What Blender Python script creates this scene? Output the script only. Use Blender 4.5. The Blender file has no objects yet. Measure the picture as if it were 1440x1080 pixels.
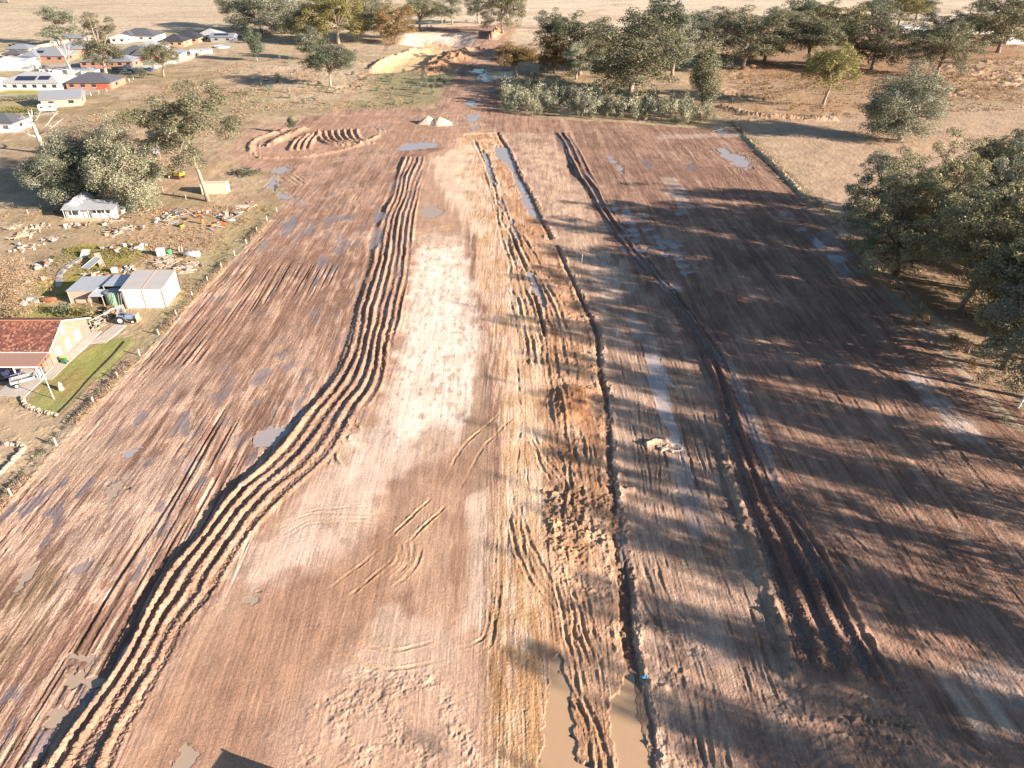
import bpy, math, random
import numpy as np
R = math.radians
sc = bpy.context.scene
col = sc.collection

# ---------------------------------------------------------------- camera, survey of the place
F = 1000.0          # focal length in pixels of a 1440 px wide frame
PITCH = R(32.6)     # tilt below the horizon
H = 55.0            # flying height
CP, SP = math.cos(PITCH), math.sin(PITCH)

def g(u, v, z=0.0):
    """where the sight line through a surveyed point meets the ground"""
    x = (u-720)/F; y = -(v-540)/F
    d = (x, CP + y*SP, -SP + y*CP)
    t = (z-H)/d[2]
    return (d[0]*t, d[1]*t)

def depth_of(Y):
    return Y*CP + H*SP

def height_of(u, v, vtop):
    x, y = g(u, v)
    lo, hi = 0.0, 80.0
    for _ in range(40):
        m = (lo+hi)/2
        dz = m-H
        vv = 540 - F*(y*SP + dz*CP)/(y*CP - dz*SP)
        if vv > vtop: lo = m
        else: hi = m
    return lo

cam = bpy.data.cameras.new('camera')
co = bpy.data.objects.new('camera', cam); col.objects.link(co)
co.location = (0, 0, H)
co.rotation_euler = (math.pi/2 - PITCH, 0, 0)
cam.sensor_fit = 'HORIZONTAL'; cam.sensor_width = 36.0
cam.lens = F/1440*36.0
cam.clip_start = 0.5; cam.clip_end = 9000
sc.camera = co

SUN_EL = R(17.4)
SUN_AZ = R(-24.3)            # direction towards the sun, measured from +X
w = bpy.data.worlds.new('World'); sc.world = w; w.use_nodes = True
nt = w.node_tree
sky = nt.nodes.new('ShaderNodeTexSky'); sky.sky_type = 'NISHITA'; sky.sun_disc = False
sky.sun_elevation = SUN_EL
sky.sun_rotation = math.atan2(math.cos(SUN_AZ), math.sin(SUN_AZ))
sky.air_density = 1.0; sky.dust_density = 0.6; sky.ozone_density = 2.0
bg = nt.nodes['Background']; bg.inputs['Strength'].default_value = 0.054
nt.links.new(sky.outputs[0], bg.inputs['Color'])
sl = bpy.data.lights.new('sun', 'SUN'); sl.energy = 5.0; sl.angle = R(0.53); sl.color = (1.0, 0.84, 0.71)
so = bpy.data.objects.new('sun', sl); col.objects.link(so)
from mathutils import Vector, Matrix
sd = Vector((math.cos(SUN_EL)*math.cos(SUN_AZ), math.cos(SUN_EL)*math.sin(SUN_AZ), math.sin(SUN_EL)))
so.rotation_euler = sd.to_track_quat('Z', 'Y').to_euler()
so.location = (200, -100, 150)
vs = sc.view_settings
sc.display_settings.display_device = 'sRGB'
vs.view_transform = 'Standard'; vs.look = 'None'; vs.gamma = 1.0; vs.exposure = 1.5
sc.cycles.max_bounces = 5; sc.cycles.diffuse_bounces = 2; sc.cycles.glossy_bounces = 2
sc.cycles.transmission_bounces = 2; sc.cycles.transparent_max_bounces = 4

# ---------------------------------------------------------------- materials
MATS = {}
def mat(name, rgb, rough=0.8, metal=0.0, var=0.12, scale=2.0, bump=0.0, spec=0.3, stretch=None, coord='Object', trans=0.0):
    """procedural material: base colour broken up by noise, optional bump"""
    if name in MATS: return MATS[name]
    m = bpy.data.materials.new(name); m.use_nodes = True
    n = m.node_tree.nodes; l = m.node_tree.links
    b = n['Principled BSDF']
    tc = n.new('ShaderNodeTexCoord'); mp = n.new('ShaderNodeMapping')
    if stretch: mp.inputs['Scale'].default_value = stretch
    l.new(tc.outputs[coord], mp.inputs[0])
    nz = n.new('ShaderNodeTexNoise'); nz.inputs['Scale'].default_value = scale; nz.inputs['Detail'].default_value = 5
    l.new(mp.outputs[0], nz.inputs['Vector'])
    mx = n.new('ShaderNodeMix'); mx.data_type = 'RGBA'
    mx.inputs['A'].default_value = tuple(max(0, c*(1-var*1.6)) for c in rgb)+(1,)
    mx.inputs['B'].default_value = tuple(min(1, c*(1+var*1.6)) for c in rgb)+(1,)
    l.new(nz.outputs['Fac'], mx.inputs['Factor'])
    l.new(mx.outputs['Result'], b.inputs['Base Color'])
    b.inputs['Roughness'].default_value = rough; b.inputs['Metallic'].default_value = metal
    b.inputs['Specular IOR Level'].default_value = spec
    if bump:
        bp = n.new('ShaderNodeBump'); bp.inputs['Strength'].default_value = bump; bp.inputs['Distance'].default_value = 0.05
        l.new(nz.outputs['Fac'], bp.inputs['Height']); l.new(bp.outputs[0], b.inputs['Normal'])
    MATS[name] = m
    return m

# ---------------------------------------------------------------- mesh helpers
class MB:
    """collects simple shapes and links them as one mesh object"""
    def __init__(s): s.v = []; s.f = []; s.m = []; s.mats = []
    def add(s, vs_, fs, mi=0):
        o = len(s.v); s.v += [tuple(p) for p in vs_]
        for f in fs: s.f.append(tuple(i+o for i in f)); s.m.append(mi)
    def box(s, c, size, rz=0.0, mi=0, rx=0.0, ry=0.0, taper=1.0):
        hx, hy, hz = size[0]/2, size[1]/2, size[2]/2
        M = Matrix.Rotation(rz, 3, 'Z') @ Matrix.Rotation(ry, 3, 'Y') @ Matrix.Rotation(rx, 3, 'X')
        pts = []
        for z in (-1, 1):
            t = 1.0 if z < 0 else taper
            for x, y in ((-1, -1), (1, -1), (1, 1), (-1, 1)):
                p = M @ Vector((x*hx*t, y*hy*t, z*hz)); pts.append((p.x+c[0], p.y+c[1], p.z+c[2]))
        s.add(pts, [(3, 2, 1, 0), (4, 5, 6, 7), (0, 1, 5, 4), (1, 2, 6, 5), (2, 3, 7, 6), (3, 0, 4, 7)], mi)
    def tube(s, pts, radii, n=8, cap=True, mi=0):
        pts = [Vector(p) for p in pts]
        if not hasattr(radii, '__len__'): radii = [radii]*len(pts)
        rings = []
        up = None
        for i, p in enumerate(pts):
            d = (pts[min(i+1, len(pts)-1)] - pts[max(i-1, 0)])
            d = d.normalized() if d.length > 1e-9 else Vector((0, 0, 1))
            if up is None or abs(up.dot(d)) > 0.98: up = Vector((1, 0, 0)) if abs(d.x) < 0.9 else Vector((0, 1, 0))
            a = d.cross(up).normalized(); b_ = d.cross(a); up = a.cross(d) * -1 if False else up
            rings.append([p + (a*math.cos(2*math.pi*k/n) + b_*math.sin(2*math.pi*k/n))*radii[i] for k in range(n)])
        vs_ = [q for r_ in rings for q in r_]
        fs = []
        for i in range(len(rings)-1):
            for k in range(n):
                fs.append((i*n+k, i*n+(k+1) % n, (i+1)*n+(k+1) % n, (i+1)*n+k))
        if cap:
            fs.append(tuple(range(n))[::-1]); fs.append(tuple(range((len(rings)-1)*n, len(rings)*n)))
        s.add(vs_, fs, mi)
    def cyl(s, p0, p1, r, n=14, mi=0): s.tube([p0, p1], r, n, True, mi)
    def prism(s, poly, z0, z1, mi=0):
        n = len(poly)
        vs_ = [(x, y, z0) for x, y in poly] + [(x, y, z1) for x, y in poly]
        fs = [tuple(range(n))[::-1], tuple(range(n, 2*n))] + [(k, (k+1) % n, n+(k+1) % n, n+k) for k in range(n)]
        s.add(vs_, fs, mi)
    def build(s, name, material, parent=None, loc=None, rz=0.0, smooth=False, bevel=0.0):
        me = bpy.data.meshes.new(name); me.from_pydata(s.v, [], s.f)
        ms = material if isinstance(material, (list, tuple)) else [material]
        for m_ in ms: me.materials.append(m_)
        if len(ms) > 1: me.polygons.foreach_set('material_index', s.m)
        if smooth: me.polygons.foreach_set('use_smooth', [True]*len(s.f))
        me.update()
        o = bpy.data.objects.new(name, me); col.objects.link(o)
        if parent: o.parent = parent
        if loc is not None: o.location = loc
        o.rotation_euler.z = rz
        if bevel:
            b_ = o.modifiers.new('bevel', 'BEVEL'); b_.width = bevel; b_.segments = 2; b_.limit_method = 'ANGLE'
        return o

def tag(o, label=None, cat=None, group=None, kind=None):
    if label: o['label'] = label
    if cat: o['category'] = cat
    if group: o['group'] = group
    if kind: o['kind'] = kind
    return o

def thing(name, label, cat, loc=(0, 0, 0), rz=0.0, group=None, scale=1.0):
    o = bpy.data.objects.new(name, None); col.objects.link(o)
    o.empty_display_size = 0.3
    o.location = loc; o.rotation_euler.z = rz
    if scale != 1.0: o.scale = (scale,)*3 if not hasattr(scale, '__len__') else scale
    return tag(o, label, cat, group)

def copy_tree(o, parent=None):
    c = o.copy(); col.objects.link(c)
    if parent is not None: c.parent = parent; c.matrix_parent_inverse = o.matrix_parent_inverse.copy()
    for ch in list(KIDS.get(o.name, [])) if o.name in KIDS else [q for q in bpy.data.objects if q.parent == o]:
        copy_tree(ch, c)
    return c
KIDS = {}
# ================================================================ the ground: one displaced sheet
_rng = np.random.RandomState(7)
_TAB = _rng.rand(1024, 1024).astype(np.float32)
def vn(x, y, s=0):
    x = np.asarray(x, np.float32) + np.float32(s*17.37 % 511); y = np.asarray(y, np.float32) + np.float32(s*31.71 % 509)
    xf = np.floor(x); yf = np.floor(y)
    fx = x-xf; fy = y-yf
    xi = xf.astype(np.int32) & 1023; yi = yf.astype(np.int32) & 1023
    x1 = (xi+1) & 1023; y1 = (yi+1) & 1023
    fx = fx*fx*(3-2*fx); fy = fy*fy*(3-2*fy)
    a = _TAB[xi, yi]; b = _TAB[x1, yi]; c = _TAB[xi, y1]; d = _TAB[x1, y1]
    a = a + (b-a)*fx; c = c + (d-c)*fx
    return (a + (c-a)*fy)*2 - 1
def fbm(x, y, s=0, o=4, k=0.5):
    r = np.zeros_like(x, dtype=np.float32); a = 1.0; f = 1.0; t = 0
    for i in range(o):
        r += a*vn(x*f + i*5.3, y*f - i*3.1, s+i*7); t += a; a *= k; f *= 2.03
    return r/t*1.6
def ss(a, b, x):
    t = np.clip((x-a)/(b-a), 0, 1); return t*t*(3-2*t)

# rows and columns: fine near the work area, coarser further off
def rowY(v):
    y = -(v-540)/F
    return H/(SP - y*CP)*(CP + y*SP)
NV = 1450
vv = np.linspace(1190, -26, NV)
rows = np.array([rowY(v) for v in vv])
rows = np.concatenate([np.array([-260, -160, -90, -45, -15, 5, 14, 19.]), rows[rows > 20], np.array([1150, 1500, 2100, 3200, 5000.])])
rows = np.sort(rows)
NC = 1560
cu = np.linspace(-1.12, 1.12, NC)
ext = np.array([1.25, 1.5, 2.0, 3.0, 5.0, 9.0])
cu = np.concatenate([-ext[::-1], cu, ext])
NCt, NR = len(cu), len(rows)
half = np.array([max(depth_of(Y), 30)*0.72 for Y in rows])
GX = (half[:, None]*cu[None, :]).astype(np.float32)
GY = np.repeat(rows[:, None], NCt, axis=1).astype(np.float32)
X = GX.ravel(); Y = GY.ravel(); N = len(X)

def W(pts): return [g(u, v) for u, v in pts]
def pdist(px, py, poly):
    """signed distance (positive to the right of travel) and arc length"""
    best = np.full(px.shape, 1e9, np.float32); sg = np.zeros_like(best); arc = np.zeros_like(best)
    acc = 0.0
    for (x0, y0), (x1, y1) in zip(poly[:-1], poly[1:]):
        dx, dy = x1-x0, y1-y0; L = math.hypot(dx, dy)
        if L < 1e-6: continue
        t = np.clip(((px-x0)*dx + (py-y0)*dy)/(L*L), 0, 1)
        qx = px - (x0+t*dx); qy = py - (y0+t*dy)
        d = np.sqrt(qx*qx+qy*qy)
        cr = (px-x0)*dy - (py-y0)*dx
        m = d < best
        best = np.where(m, d, best); sg = np.where(m, np.sign(cr), sg); arc = np.where(m, acc+t*L, arc)
        acc += L
    return best*sg, arc
def near(poly, r):
    xs = [p[0] for p in poly]; ys = [p[1] for p in poly]
    return np.nonzero((X > min(xs)-r) & (X < max(xs)+r) & (Y > min(ys)-r) & (Y < max(ys)+r))[0]
def smooth_poly(pts, n=6):
    """Catmull-Rom through traced points"""
    P = [np.array(p) for p in pts]
    P = [2*P[0]-P[1]] + P + [2*P[-1]-P[-2]]
    out = []
    for i in range(1, len(P)-2):
        for k in range(n):
            t = k/n
            a, b, c, d = P[i-1], P[i], P[i+1], P[i+2]
            out.append(tuple(0.5*((2*b)+(-a+c)*t+(2*a-5*b+4*c-d)*t*t+(-a+3*b-3*c+d)*t**3)))
    out.append(tuple(P[-2]))
    return out
def inside(px, py, poly):
    r = np.zeros(px.shape, bool); n = len(poly)
    for i in range(n):
        x0, y0 = poly[i]; x1, y1 = poly[(i+1) % n]
        if y0 == y1: continue
        c = ((y0 > py) != (y1 > py)) & (px < (x1-x0)*(py-y0)/(y1-y0)+x0)
        r ^= c
    return r
def sdf(idx, poly):
    """positive inside"""
    d, _ = pdist(X[idx], Y[idx], list(poly)+[poly[0]])
    d = np.abs(d)
    return np.where(inside(X[idx], Y[idx], poly), d, -d)

# broad noises
n_big = fbm(X/38, Y/38, 1, 4); n_mid = fbm(X/9, Y/9, 2, 4); n_sm = fbm(X/2.2, Y/2.2, 3, 4)
n_fine = fbm(X/0.55, Y/0.55, 4, 3)
wig = vn(X/6, Y/26, 90)*0.5
stA = fbm((X+wig)/0.9, Y/22, 5, 4)        # streaks along the direction of travel
stB = fbm((X+wig)/0.33, Y/9, 6, 3)
stC = fbm((X+wig)/2.6, Y/34, 8, 3)
lodn = np.clip(1.3 - Y/330, 0.15, 1)

def C(*c): return np.array(c, np.float32)
DRY = C(.47, .355, .245); DRY2 = C(.36, .265, .175); DRYP = C(.60, .49, .36); OLIVE = C(.235, .215, .105)
BROWN = C(.27, .17, .118); MID = C(.415, .275, .192); PALE = C(.64, .50, .37); CREAM = C(.90, .77, .62)
ORANGE = C(.54, .335, .165); RUST = C(.43, .20, .085); WETC = C(.145, .10, .085); GREY = C(.36, .32, .30)

# paddock base
alb = DRY[None]*(1-ss(-.3, .5, n_mid+.4*n_sm))[:, None] + DRY2[None]*ss(-.3, .5, n_mid+.4*n_sm)[:, None]
def blend(idx, colr, a):
    a = np.clip(a, 0, 1)[:, None]
    alb[idx] = alb[idx]*(1-a) + colr[None]*a
ALL = np.arange(N)
h = (n_big*0.25 + n_mid*0.07).astype(np.float32)
tus = np.maximum(0, fbm(X/0.7, Y/0.7, 11, 3)+.3*n_sm)*0.075          # tussocks
h_rough = tus.copy()
bare = np.zeros(N, np.float32)      # 1 where soil is bare (kills grass bump)
wet = np.zeros(N, np.float32)

# far paddocks, paler
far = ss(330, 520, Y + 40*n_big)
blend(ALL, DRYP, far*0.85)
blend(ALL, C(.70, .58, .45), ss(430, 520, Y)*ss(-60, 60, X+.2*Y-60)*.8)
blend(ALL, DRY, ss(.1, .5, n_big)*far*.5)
blend(ALL, C(.30, .25, .2), ss(.25, .5, fbm(X/60, Y/7, 77, 3))*far*.3)

def paint(pts, colr, a=1.0, soft=2.0, nz=1.5, nzsrc=None, world=False):
    poly = pts if world else W(pts)
    idx = near(poly, soft+nz+1)
    d = sdf(idx, poly) + nz*(n_sm[idx]*.6+n_mid[idx]*.6 if nzsrc is None else nzsrc[idx])
    k = ss(-soft, soft, d)*a
    blend(idx, colr, k)
    return idx, k

blend(ALL, OLIVE*1.3, ss(.15, .6, fbm(X/16, Y/16, 55, 4))*.35*(Y>60)*(Y<420)); blend(ALL, DRY2*.75, ss(.2, .55, fbm(X/5, Y/5, 56, 4))*.45*(1-far))
# reddish rough ground upper right, greens near the houses
paint([(1000,130),(1060,80),(1440,60),(1440,150),(1300,140),(1200,175),(1040,170)], C(.40,.26,.165), .75, 8, 8)
paint([(1020,60),(1440,20),(1440,75),(1240,110),(1060,110)], C(.36,.22,.14), .7, 10, 8)
paint([(1060,175),(1250,150),(1440,150),(1440,330),(1200,330)], C(.475,.34,.24), .85, 6, 2)
paint([(250,150),(480,95),(640,100),(600,155),(470,158),(330,165)], C(.36,.30,.18), .7, 5, 5)
paint([(120,150),(260,125),(260,150),(130,175)], OLIVE, .25, 4, 4)
paint([(480,110),(560,95),(640,105),(615,145),(500,155)], C(.26,.24,.13), .6, 4, 4)
paint([(340,90),(520,90),(520,140),(400,150)], C(.58,.45,.33), .55, 5, 9)
paint([(0,60),(330,40),(200,100),(0,180)], C(.42,.35,.22), .7, 5, 3)
# yard
paint([(72,40),(72,130),(73,150),(90,160),(125,150),(125,40)], C(.27,.185,.125), .75, 1.5, 3, world=True)
paint([(0,290),(60,300),(390,290),(250,440),(130,560),(0,700)], C(.40,.31,.20), .8, 3, 3)
paint([(0,320),(200,330),(200,380),(0,400)], C(.38,.28,.19), .5, 3, 3)
paint([(150,300),(390,285),(330,350),(200,370)], C(.44,.31,.205), .6, 3, 3)
paint([(330,300),(390,285),(300,400),(200,520),(165,510),(260,390)], C(.36,.30,.16), .6, 2, 2)
for p_ in ([(40,400),(110,385),(110,410),(60,430)], [(100,350),(200,345),(190,368),(110,365)], [(105,380),(160,365),(160,400),(110,410)],
           [(100,350),(130,345),(135,352),(105,356)]):
    paint(p_, C(.30,.27,.06), .75, 1.5, 2)
for line, wd in (([(-20,137),(60,135),(108,133),(150,119)], 4.0), ([(20,96),(60,92),(100,90),(150,84),(200,78)], 4.5), ([(160,64),(205,62),(228,66),(222,78)], 4.0), ([(0,166),(40,164),(70,160)], 2.2), ([(190,84),(230,74),(270,70)], 3.5)):
    pl = smooth_poly(W(line)); ix = near(pl, wd*2+2); d, _ = pdist(X[ix], Y[ix], pl)
    blend(ix, C(.44,.385,.345), ss(wd+.5, wd-.3, np.abs(d))*.95)
for p_ in ([(0,128),(70,128),(72,133),(0,133)], [(112,82),(150,78),(152,84),(115,88)], [(10,112),(40,108),(55,112)], [(0,152),(54,150),(60,157),(0,160)], [(196,66),(222,60),(226,66),(200,70)]):
    paint(p_, C(.36,.38,.10), .8, 2, 1)
paint([(0,432),(70,428),(130,440),(125,462),(0,450)], C(.27,.27,.08), .8, 1.2, 1)

# bare soil of the work area
SOIL = [(-61,5),(-59.6,40),(-58.0,62),(-56.4,101),(-53.8,158)] + W([(404,272),(398,250),(383,240),(340,236),(318,215),(352,178),(410,172),(470,156),(560,152),(612,152),
        (640,108),(660,80),(600,42),(560,50),(530,85),(545,60),(575,40),(700,35),(720,70),(730,95),(705,122),(703,156),(760,167),(900,174),(962,179),(1030,182)]) + [(72.3,240),(71,190),(70.2,149),(69.4,110),(69,40),(70,5)]
idx = near(SOIL, 4)
dS = sdf(idx, SOIL)
kS = ss(-.8, .8, dS + n_sm[idx]*.8)
bare[idx] = kS
colr = BROWN
# streaky brown base
t = ss(-.45, .55, stA[idx]*.6 + n_mid[idx]*.5 + stB[idx]*.25)
base = BROWN[None]*(1-t)[:, None] + MID[None]*t[:, None]
alb[idx] = alb[idx]*(1-kS)[:, None] + base*kS[:, None]
t = ss(.30, .75, stA[idx]*.55 + n_big[idx]*.25 + n_sm[idx]*.35 + stC[idx]*.3)
blend(idx, C(.52,.375,.265), t*kS*.85)
# gap between the fence and the graded edge, drive to the yard, tracks
paint([(345,240),(330,215),(350,182),(420,176),(480,160),(600,155),(640,178),(640,210),(560,205),(400,225)], C(.44,.29,.19), .6, 3, 3)
for line, wd, cc in (([(250,262),(300,235),(345,205),(380,178)], 6, C(.46,.32,.21)), ([(470,160),(500,120),(515,98)], 2.4, C(.45,.31,.2)),
                     ([(0,690),(60,630),(110,585),(130,560),(190,495)], 1.6, C(.46,.32,.22)), ([(0,600),(40,620),(70,640)], 6, C(.5,.38,.26)),
                     ([(660,205),(655,160),(668,125),(690,90),(700,60),(715,35)], 7, C(.45,.30,.20)),
                     ([(1030,182),(1160,300),(1270,430),(1430,600)], 1.1, C(.5,.42,.28)), ([(0,245),(100,225),(240,240),(330,215)], 1.5, C(.40,.29,.20)),
                     ([(520,60),(700,40),(900,42),(1000,30)], 5, C(.42,.27,.18))):
    pl = smooth_poly(W(line)); ix = near(pl, wd*2+2)
    d, _ = pdist(X[ix], Y[ix], pl)
    blend(ix, cc, ss(wd*1.15, wd*.7, np.abs(d)+n_sm[ix]*wd*.25)*.85)

# zones of the formed road
BL = smooth_poly(W([(20,1120),(60,1075),(95,1031),(134,976),(177,912),(223,817),(281,750),(323,693),(378,644),(421,589),(470,525),(491,476),(505,420),(520,370),(527,329),(549,274),(567,219)]), 5)
BR = smooth_poly(W([(150,1120),(165,1075),(182,1034),(232,949),(263,887),(302,842),(354,757),(409,696),(464,644),(510,583),(543,537),(557,476),(567,445),(578,369),(588,292),(599,218)]), 5)
def pts_of(poly): return list(poly)
Lr = [(560,220)]
CENTRE = W([(602,216),(660,200),(655,300),(675,430),(700,600),(690,760),(684,900),(690,1090),(120,1120)]) + []
CENTRE = W([(150,1120)]) + BR[4:] + W([(655,196),(656,300),(668,430),(690,600),(688,760),(684,900),(688,1120)])
idx, _k = paint(CENTRE, C(.47,.32,.215), 1, 1, .5, world=True)
flat0 = np.zeros(N, np.float32); flat0[idx] = _k
paint(W([(602,218),(648,205),(652,330),(600,330),(585,290)]), C(.45,.31,.21), .7, 2, 2, world=True)
# creams
idx, _ = paint([(588,330),(650,330),(668,430),(690,540),(660,640),(560,660),(500,760),(420,830),(330,850),(400,740),(470,660),(525,590),(560,500),(577,400)], PALE, .95, 1.5, 2.0, n_sm*.8+stA*.35+n_mid*.4)
paint([(590,350),(645,345),(662,430),(672,540),(650,600),(600,600),(560,640),(520,680),(440,760),(400,800),(430,720),(500,640),(555,560),(575,440)], CREAM, .9, 2.0, 1.3, n_sm*.8+stA*.8+n_fine*.3)
# brown damp patches over the cream
k = ss(.36, .46, fbm((X+wig)/.45, Y/1.3, 21, 3) - .18*ss(95, 60, Y))*ss(45, 55, Y)*ss(170, 140, Y)
ix = near(CENTRE, 0); blend(ix, C(.40,.30,.225), k[ix]*ss(.0, .5, sdf(ix, CENTRE))*.6)
paint([(575,700),(625,665),(655,600),(668,590),(665,700),(655,900),(560,900),(500,870),(520,760)], C(.345,.215,.135), .9, 1.5, 2.5, n_sm*.8+stA*.3)
ix = near(CENTRE, 0); kk = ss(0, 1, sdf(ix, CENTRE)); blend(ix, C(.33,.215,.14), ss(.05, .4, fbm(X[ix]/4, Y[ix]/9, 71, 4))*kk*.4*ss(90, 70, Y[ix])); blend(ix, C(.62,.44,.30), ss(.1, .45, fbm(X[ix]/3, Y[ix]/9, 72, 4))*kk*ss(75, 55, Y[ix])*.5)
paint([(340,770),(400,720),(470,650),(560,640),(530,700),(470,760),(400,820),(330,850)], C(.70,.54,.41), .75, 1.5, 2.2, n_sm*.9+stA*.7)
paint([(668,500),(692,500),(690,620),(676,700),(662,700),(664,600)], C(.36,.25,.165), .8, .6, .8, n_sm)
paint([(655,700),(690,680),(684,890),(664,880),(650,890)], PALE, .85, .5, .8)
paint([(330,860),(420,800),(520,790),(560,880),(480,1000),(420,1090),(180,1100),(240,960)], C(.40,.25,.16), .85, 2, 2.5, n_sm*.8+stA*.3)
paint([(380,1000),(440,930),(560,860),(600,900),(680,930),(690,1090),(400,1090)], C(.56,.40,.28), .7, 2.0, 2.6)
paint([(530,850),(620,870),(650,930),(560,960),(520,960),(470,960)], C(.62,.49,.36), .5, 1, 2.2)
# orange haul strip
ORG = W([(645,195),(655,188),(700,186),(700,240),(735,350),(760,460),(770,560),(772,760),(775,960),(765,1120),(688,1120),(690,900),(700,760),(712,620),(690,480),(668,330),(640,230)])
idx, _ = paint(ORG, C(.70,.50,.31), 1, .8, .8, stA, world=True)
k = ss(-.1, .5, stA[idx]*.8 + stC[idx]*.6)*ss(0, .6, sdf(idx, ORG)); blend(idx, C(.60,.38,.19), k*.6)
k = ss(.1, .5, -stA[idx]*.7 + n_mid[idx]*.5)*ss(0, .6, sdf(idx, ORG)); blend(idx, C(.80,.64,.46), k*.7)
paint([(690,860),(770,850),(772,1090),(690,1090)], C(.47,.29,.125), .75, .8, 1, stA)
paint([(602,225),(660,200),(690,330),(660,330),(640,300)], C(.78,.60,.42), .8, 1.5, 2, stA)
# rough strip between the two trenches, then the right hand formation
RGH = W([(668,190),(700,188),(752,280),(805,396),(838,480),(852,560),(857,663),(868,755),(880,900),(905,1010),(915,1120),(760,1120),(772,960),(768,700),(766,470),(735,350),(700,250)])
paint(RGH, C(.56,.345,.195), .95, .5, .6, world=True)
paint([(770,550),(842,545),(845,650),(800,660),(770,640)], C(.45,.245,.125), .75, 1.8, 1.6)
paint([(765,640),(850,650),(860,770),(770,780)], C(.42,.26,.145), .6, 1.5, 1.5)
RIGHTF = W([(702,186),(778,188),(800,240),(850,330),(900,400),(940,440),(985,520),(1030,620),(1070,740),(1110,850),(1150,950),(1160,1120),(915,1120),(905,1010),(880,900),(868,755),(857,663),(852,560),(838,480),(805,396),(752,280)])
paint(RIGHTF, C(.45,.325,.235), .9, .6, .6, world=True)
paint([(735,200),(775,200),(830,320),(870,420),(840,430),(790,330)], C(.62,.46,.31), .7, 2, 3)
paint([(820,350),(880,370),(900,420),(850,430)], C(.66,.53,.40), .7, 1.5, 3)
paint([(900,900),(1140,960),(1290,1000),(1440,1090),(910,1090)], C(.48,.33,.23), .7, 2, 2)
for PP, c1, c2 in ((RIGHTF, C(.60,.45,.32), C(.30,.20,.135)), (RGH, C(.66,.46,.30), C(.36,.20,.105)), (ORG, C(.78,.62,.45), C(.46,.27,.13))):
    ix = near(PP, 0); kk = ss(-.3, .8, sdf(ix, PP))
    q1 = fbm(X[ix]/1.7, Y[ix]/4.0, 81, 4)+.5*stD[ix] if False else fbm(X[ix]/1.7, Y[ix]/4.0, 81, 4)+.4*stB[ix]
    blend(ix, c1, ss(.12, .42, q1)*kk*.6); blend(ix, c2, ss(.12, .45, -q1)*kk*.5)
# pale wash marks on the right hand field
for p_, a in (([(1270,520),(1300,530),(1360,600),(1330,600)], .9), ([(1310,570),(1340,575),(1390,620),(1350,620)], .7), ([(930,190),(1050,186),(1055,192),(930,196)], .5),
              ([(1150,320),(1180,330),(1200,400),(1180,395)], .4), ([(930,250),(950,250),(975,290),(955,295)], .5), ([(1340,940),(1440,930),(1440,1010),(1400,1000)], .5)):
    paint(p_, C(.66,.58,.50), a, .8, 1.6, n_sm*.7+stB*.5)
paint([(0,850),(60,790),(120,800),(60,900),(0,930)], C(.33,.29,.14), .4, 2, 3)
paint([(60,760),(200,640),(290,670),(210,760),(120,830)], C(.58,.46,.36), .6, 2, 4, n_sm*.7+stA*.5)
paint([(100,600),(230,500),(300,520),(180,650),(60,720)], C(.55,.42,.32), .45, 2, 4, n_sm*.5+stA)

stD = fbm((X+wig)/.30, Y/4.5, 61, 3); stE = fbm((X+wig)/.75, Y/3.2, 62, 4)
field = bare*(1-flat0)
lf = field*np.where(X < 0, 1, .38)*np.clip(1.25 - Y/230, .3, 1)*np.clip(.75+.9*n_big+.5*n_mid, .15, 1.2)
amt = np.maximum(lf, (.30-.14*flat0)*bare)
blend(ALL, C(.60,.43,.30), ss(.10, .36, stD+.5*stE)*amt*.55)
blend(ALL, C(.185,.11,.08), ss(.12, .40, -stD-.35*stE)*amt*.50)
blend(ALL, C(.64,.48,.35), ss(.30, .46, stE+.4*n_mid-.1)*lf*.55)
blend(ALL, C(.16,.10,.075), field*(X > 20)*.22)  # right field darkened in colour to deepen the grove's shade
wl = ss(.50, .62, fbm(X/1.5, Y/4.5, 63, 3)+.35*n_mid)*lf*(X < -15)
blend(ALL, C(.30,.25,.24), wl*.7); wet = np.maximum(wet, wl*.8)
# the earthworks at the far end
idx, k = paint([(520,104),(522,96),(560,76),(600,68),(640,70),(600,90),(570,102)], C(.66,.48,.28), 1, 1, 1.2)
idx, k = paint([(562,62),(572,47),(660,45),(672,50),(660,66),(610,68)], C(.70,.58,.46), 1, 1.5, 1.5)
idx, k = paint([(590,66),(600,52),(640,56),(650,66)], C(.62,.42,.23), .8, 2, 2)
paint([(580,100),(620,72),(660,70),(668,84),(640,100),(600,108)], C(.42,.25,.15), .9, 1.5, 1.5)

# ---- relief of bare soil
hb = h.copy()
soilrel = (np.abs(stB)*-.035 + .018 + stA*.022*1.3)*lodn + n_sm*.02 + n_fine*.012*lodn
soilrel += (fbm(X/.13, Y/.16, 66, 2)*.016*(1-.75*flat0) + fbm((X+wig)/.16, Y/1.6, 67, 2)*.012)*np.clip(1.5-Y/90, 0, 1)
h = hb*(1-.5*bare) + h_rough*(1-bare) + soilrel*bare
flat_road = np.zeros(N, np.float32)
ix = near(CENTRE, 1); d = sdf(ix, CENTRE); k = ss(0, 1.5, d); flat_road[ix] = k
h[ix] -= (soilrel*.6*bare)[ix]*k
# heavier ruts left field
k = ss(.1, .6, fbm(X/12, Y/22, 33, 2))*bare*(X < -18)*ss(200, 120, Y)*(1-flat_road)
h += k*(-np.abs(fbm((X+wig)/.55, Y/16, 34, 2)))*.16
alb *= (1 - k*.0)[:, None]
# right field: combed lines
k = ((X > 30)*bare)
h += k*fbm((X+.12*Y+wig)/.7, Y/30, 35, 3)*.035

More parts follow.
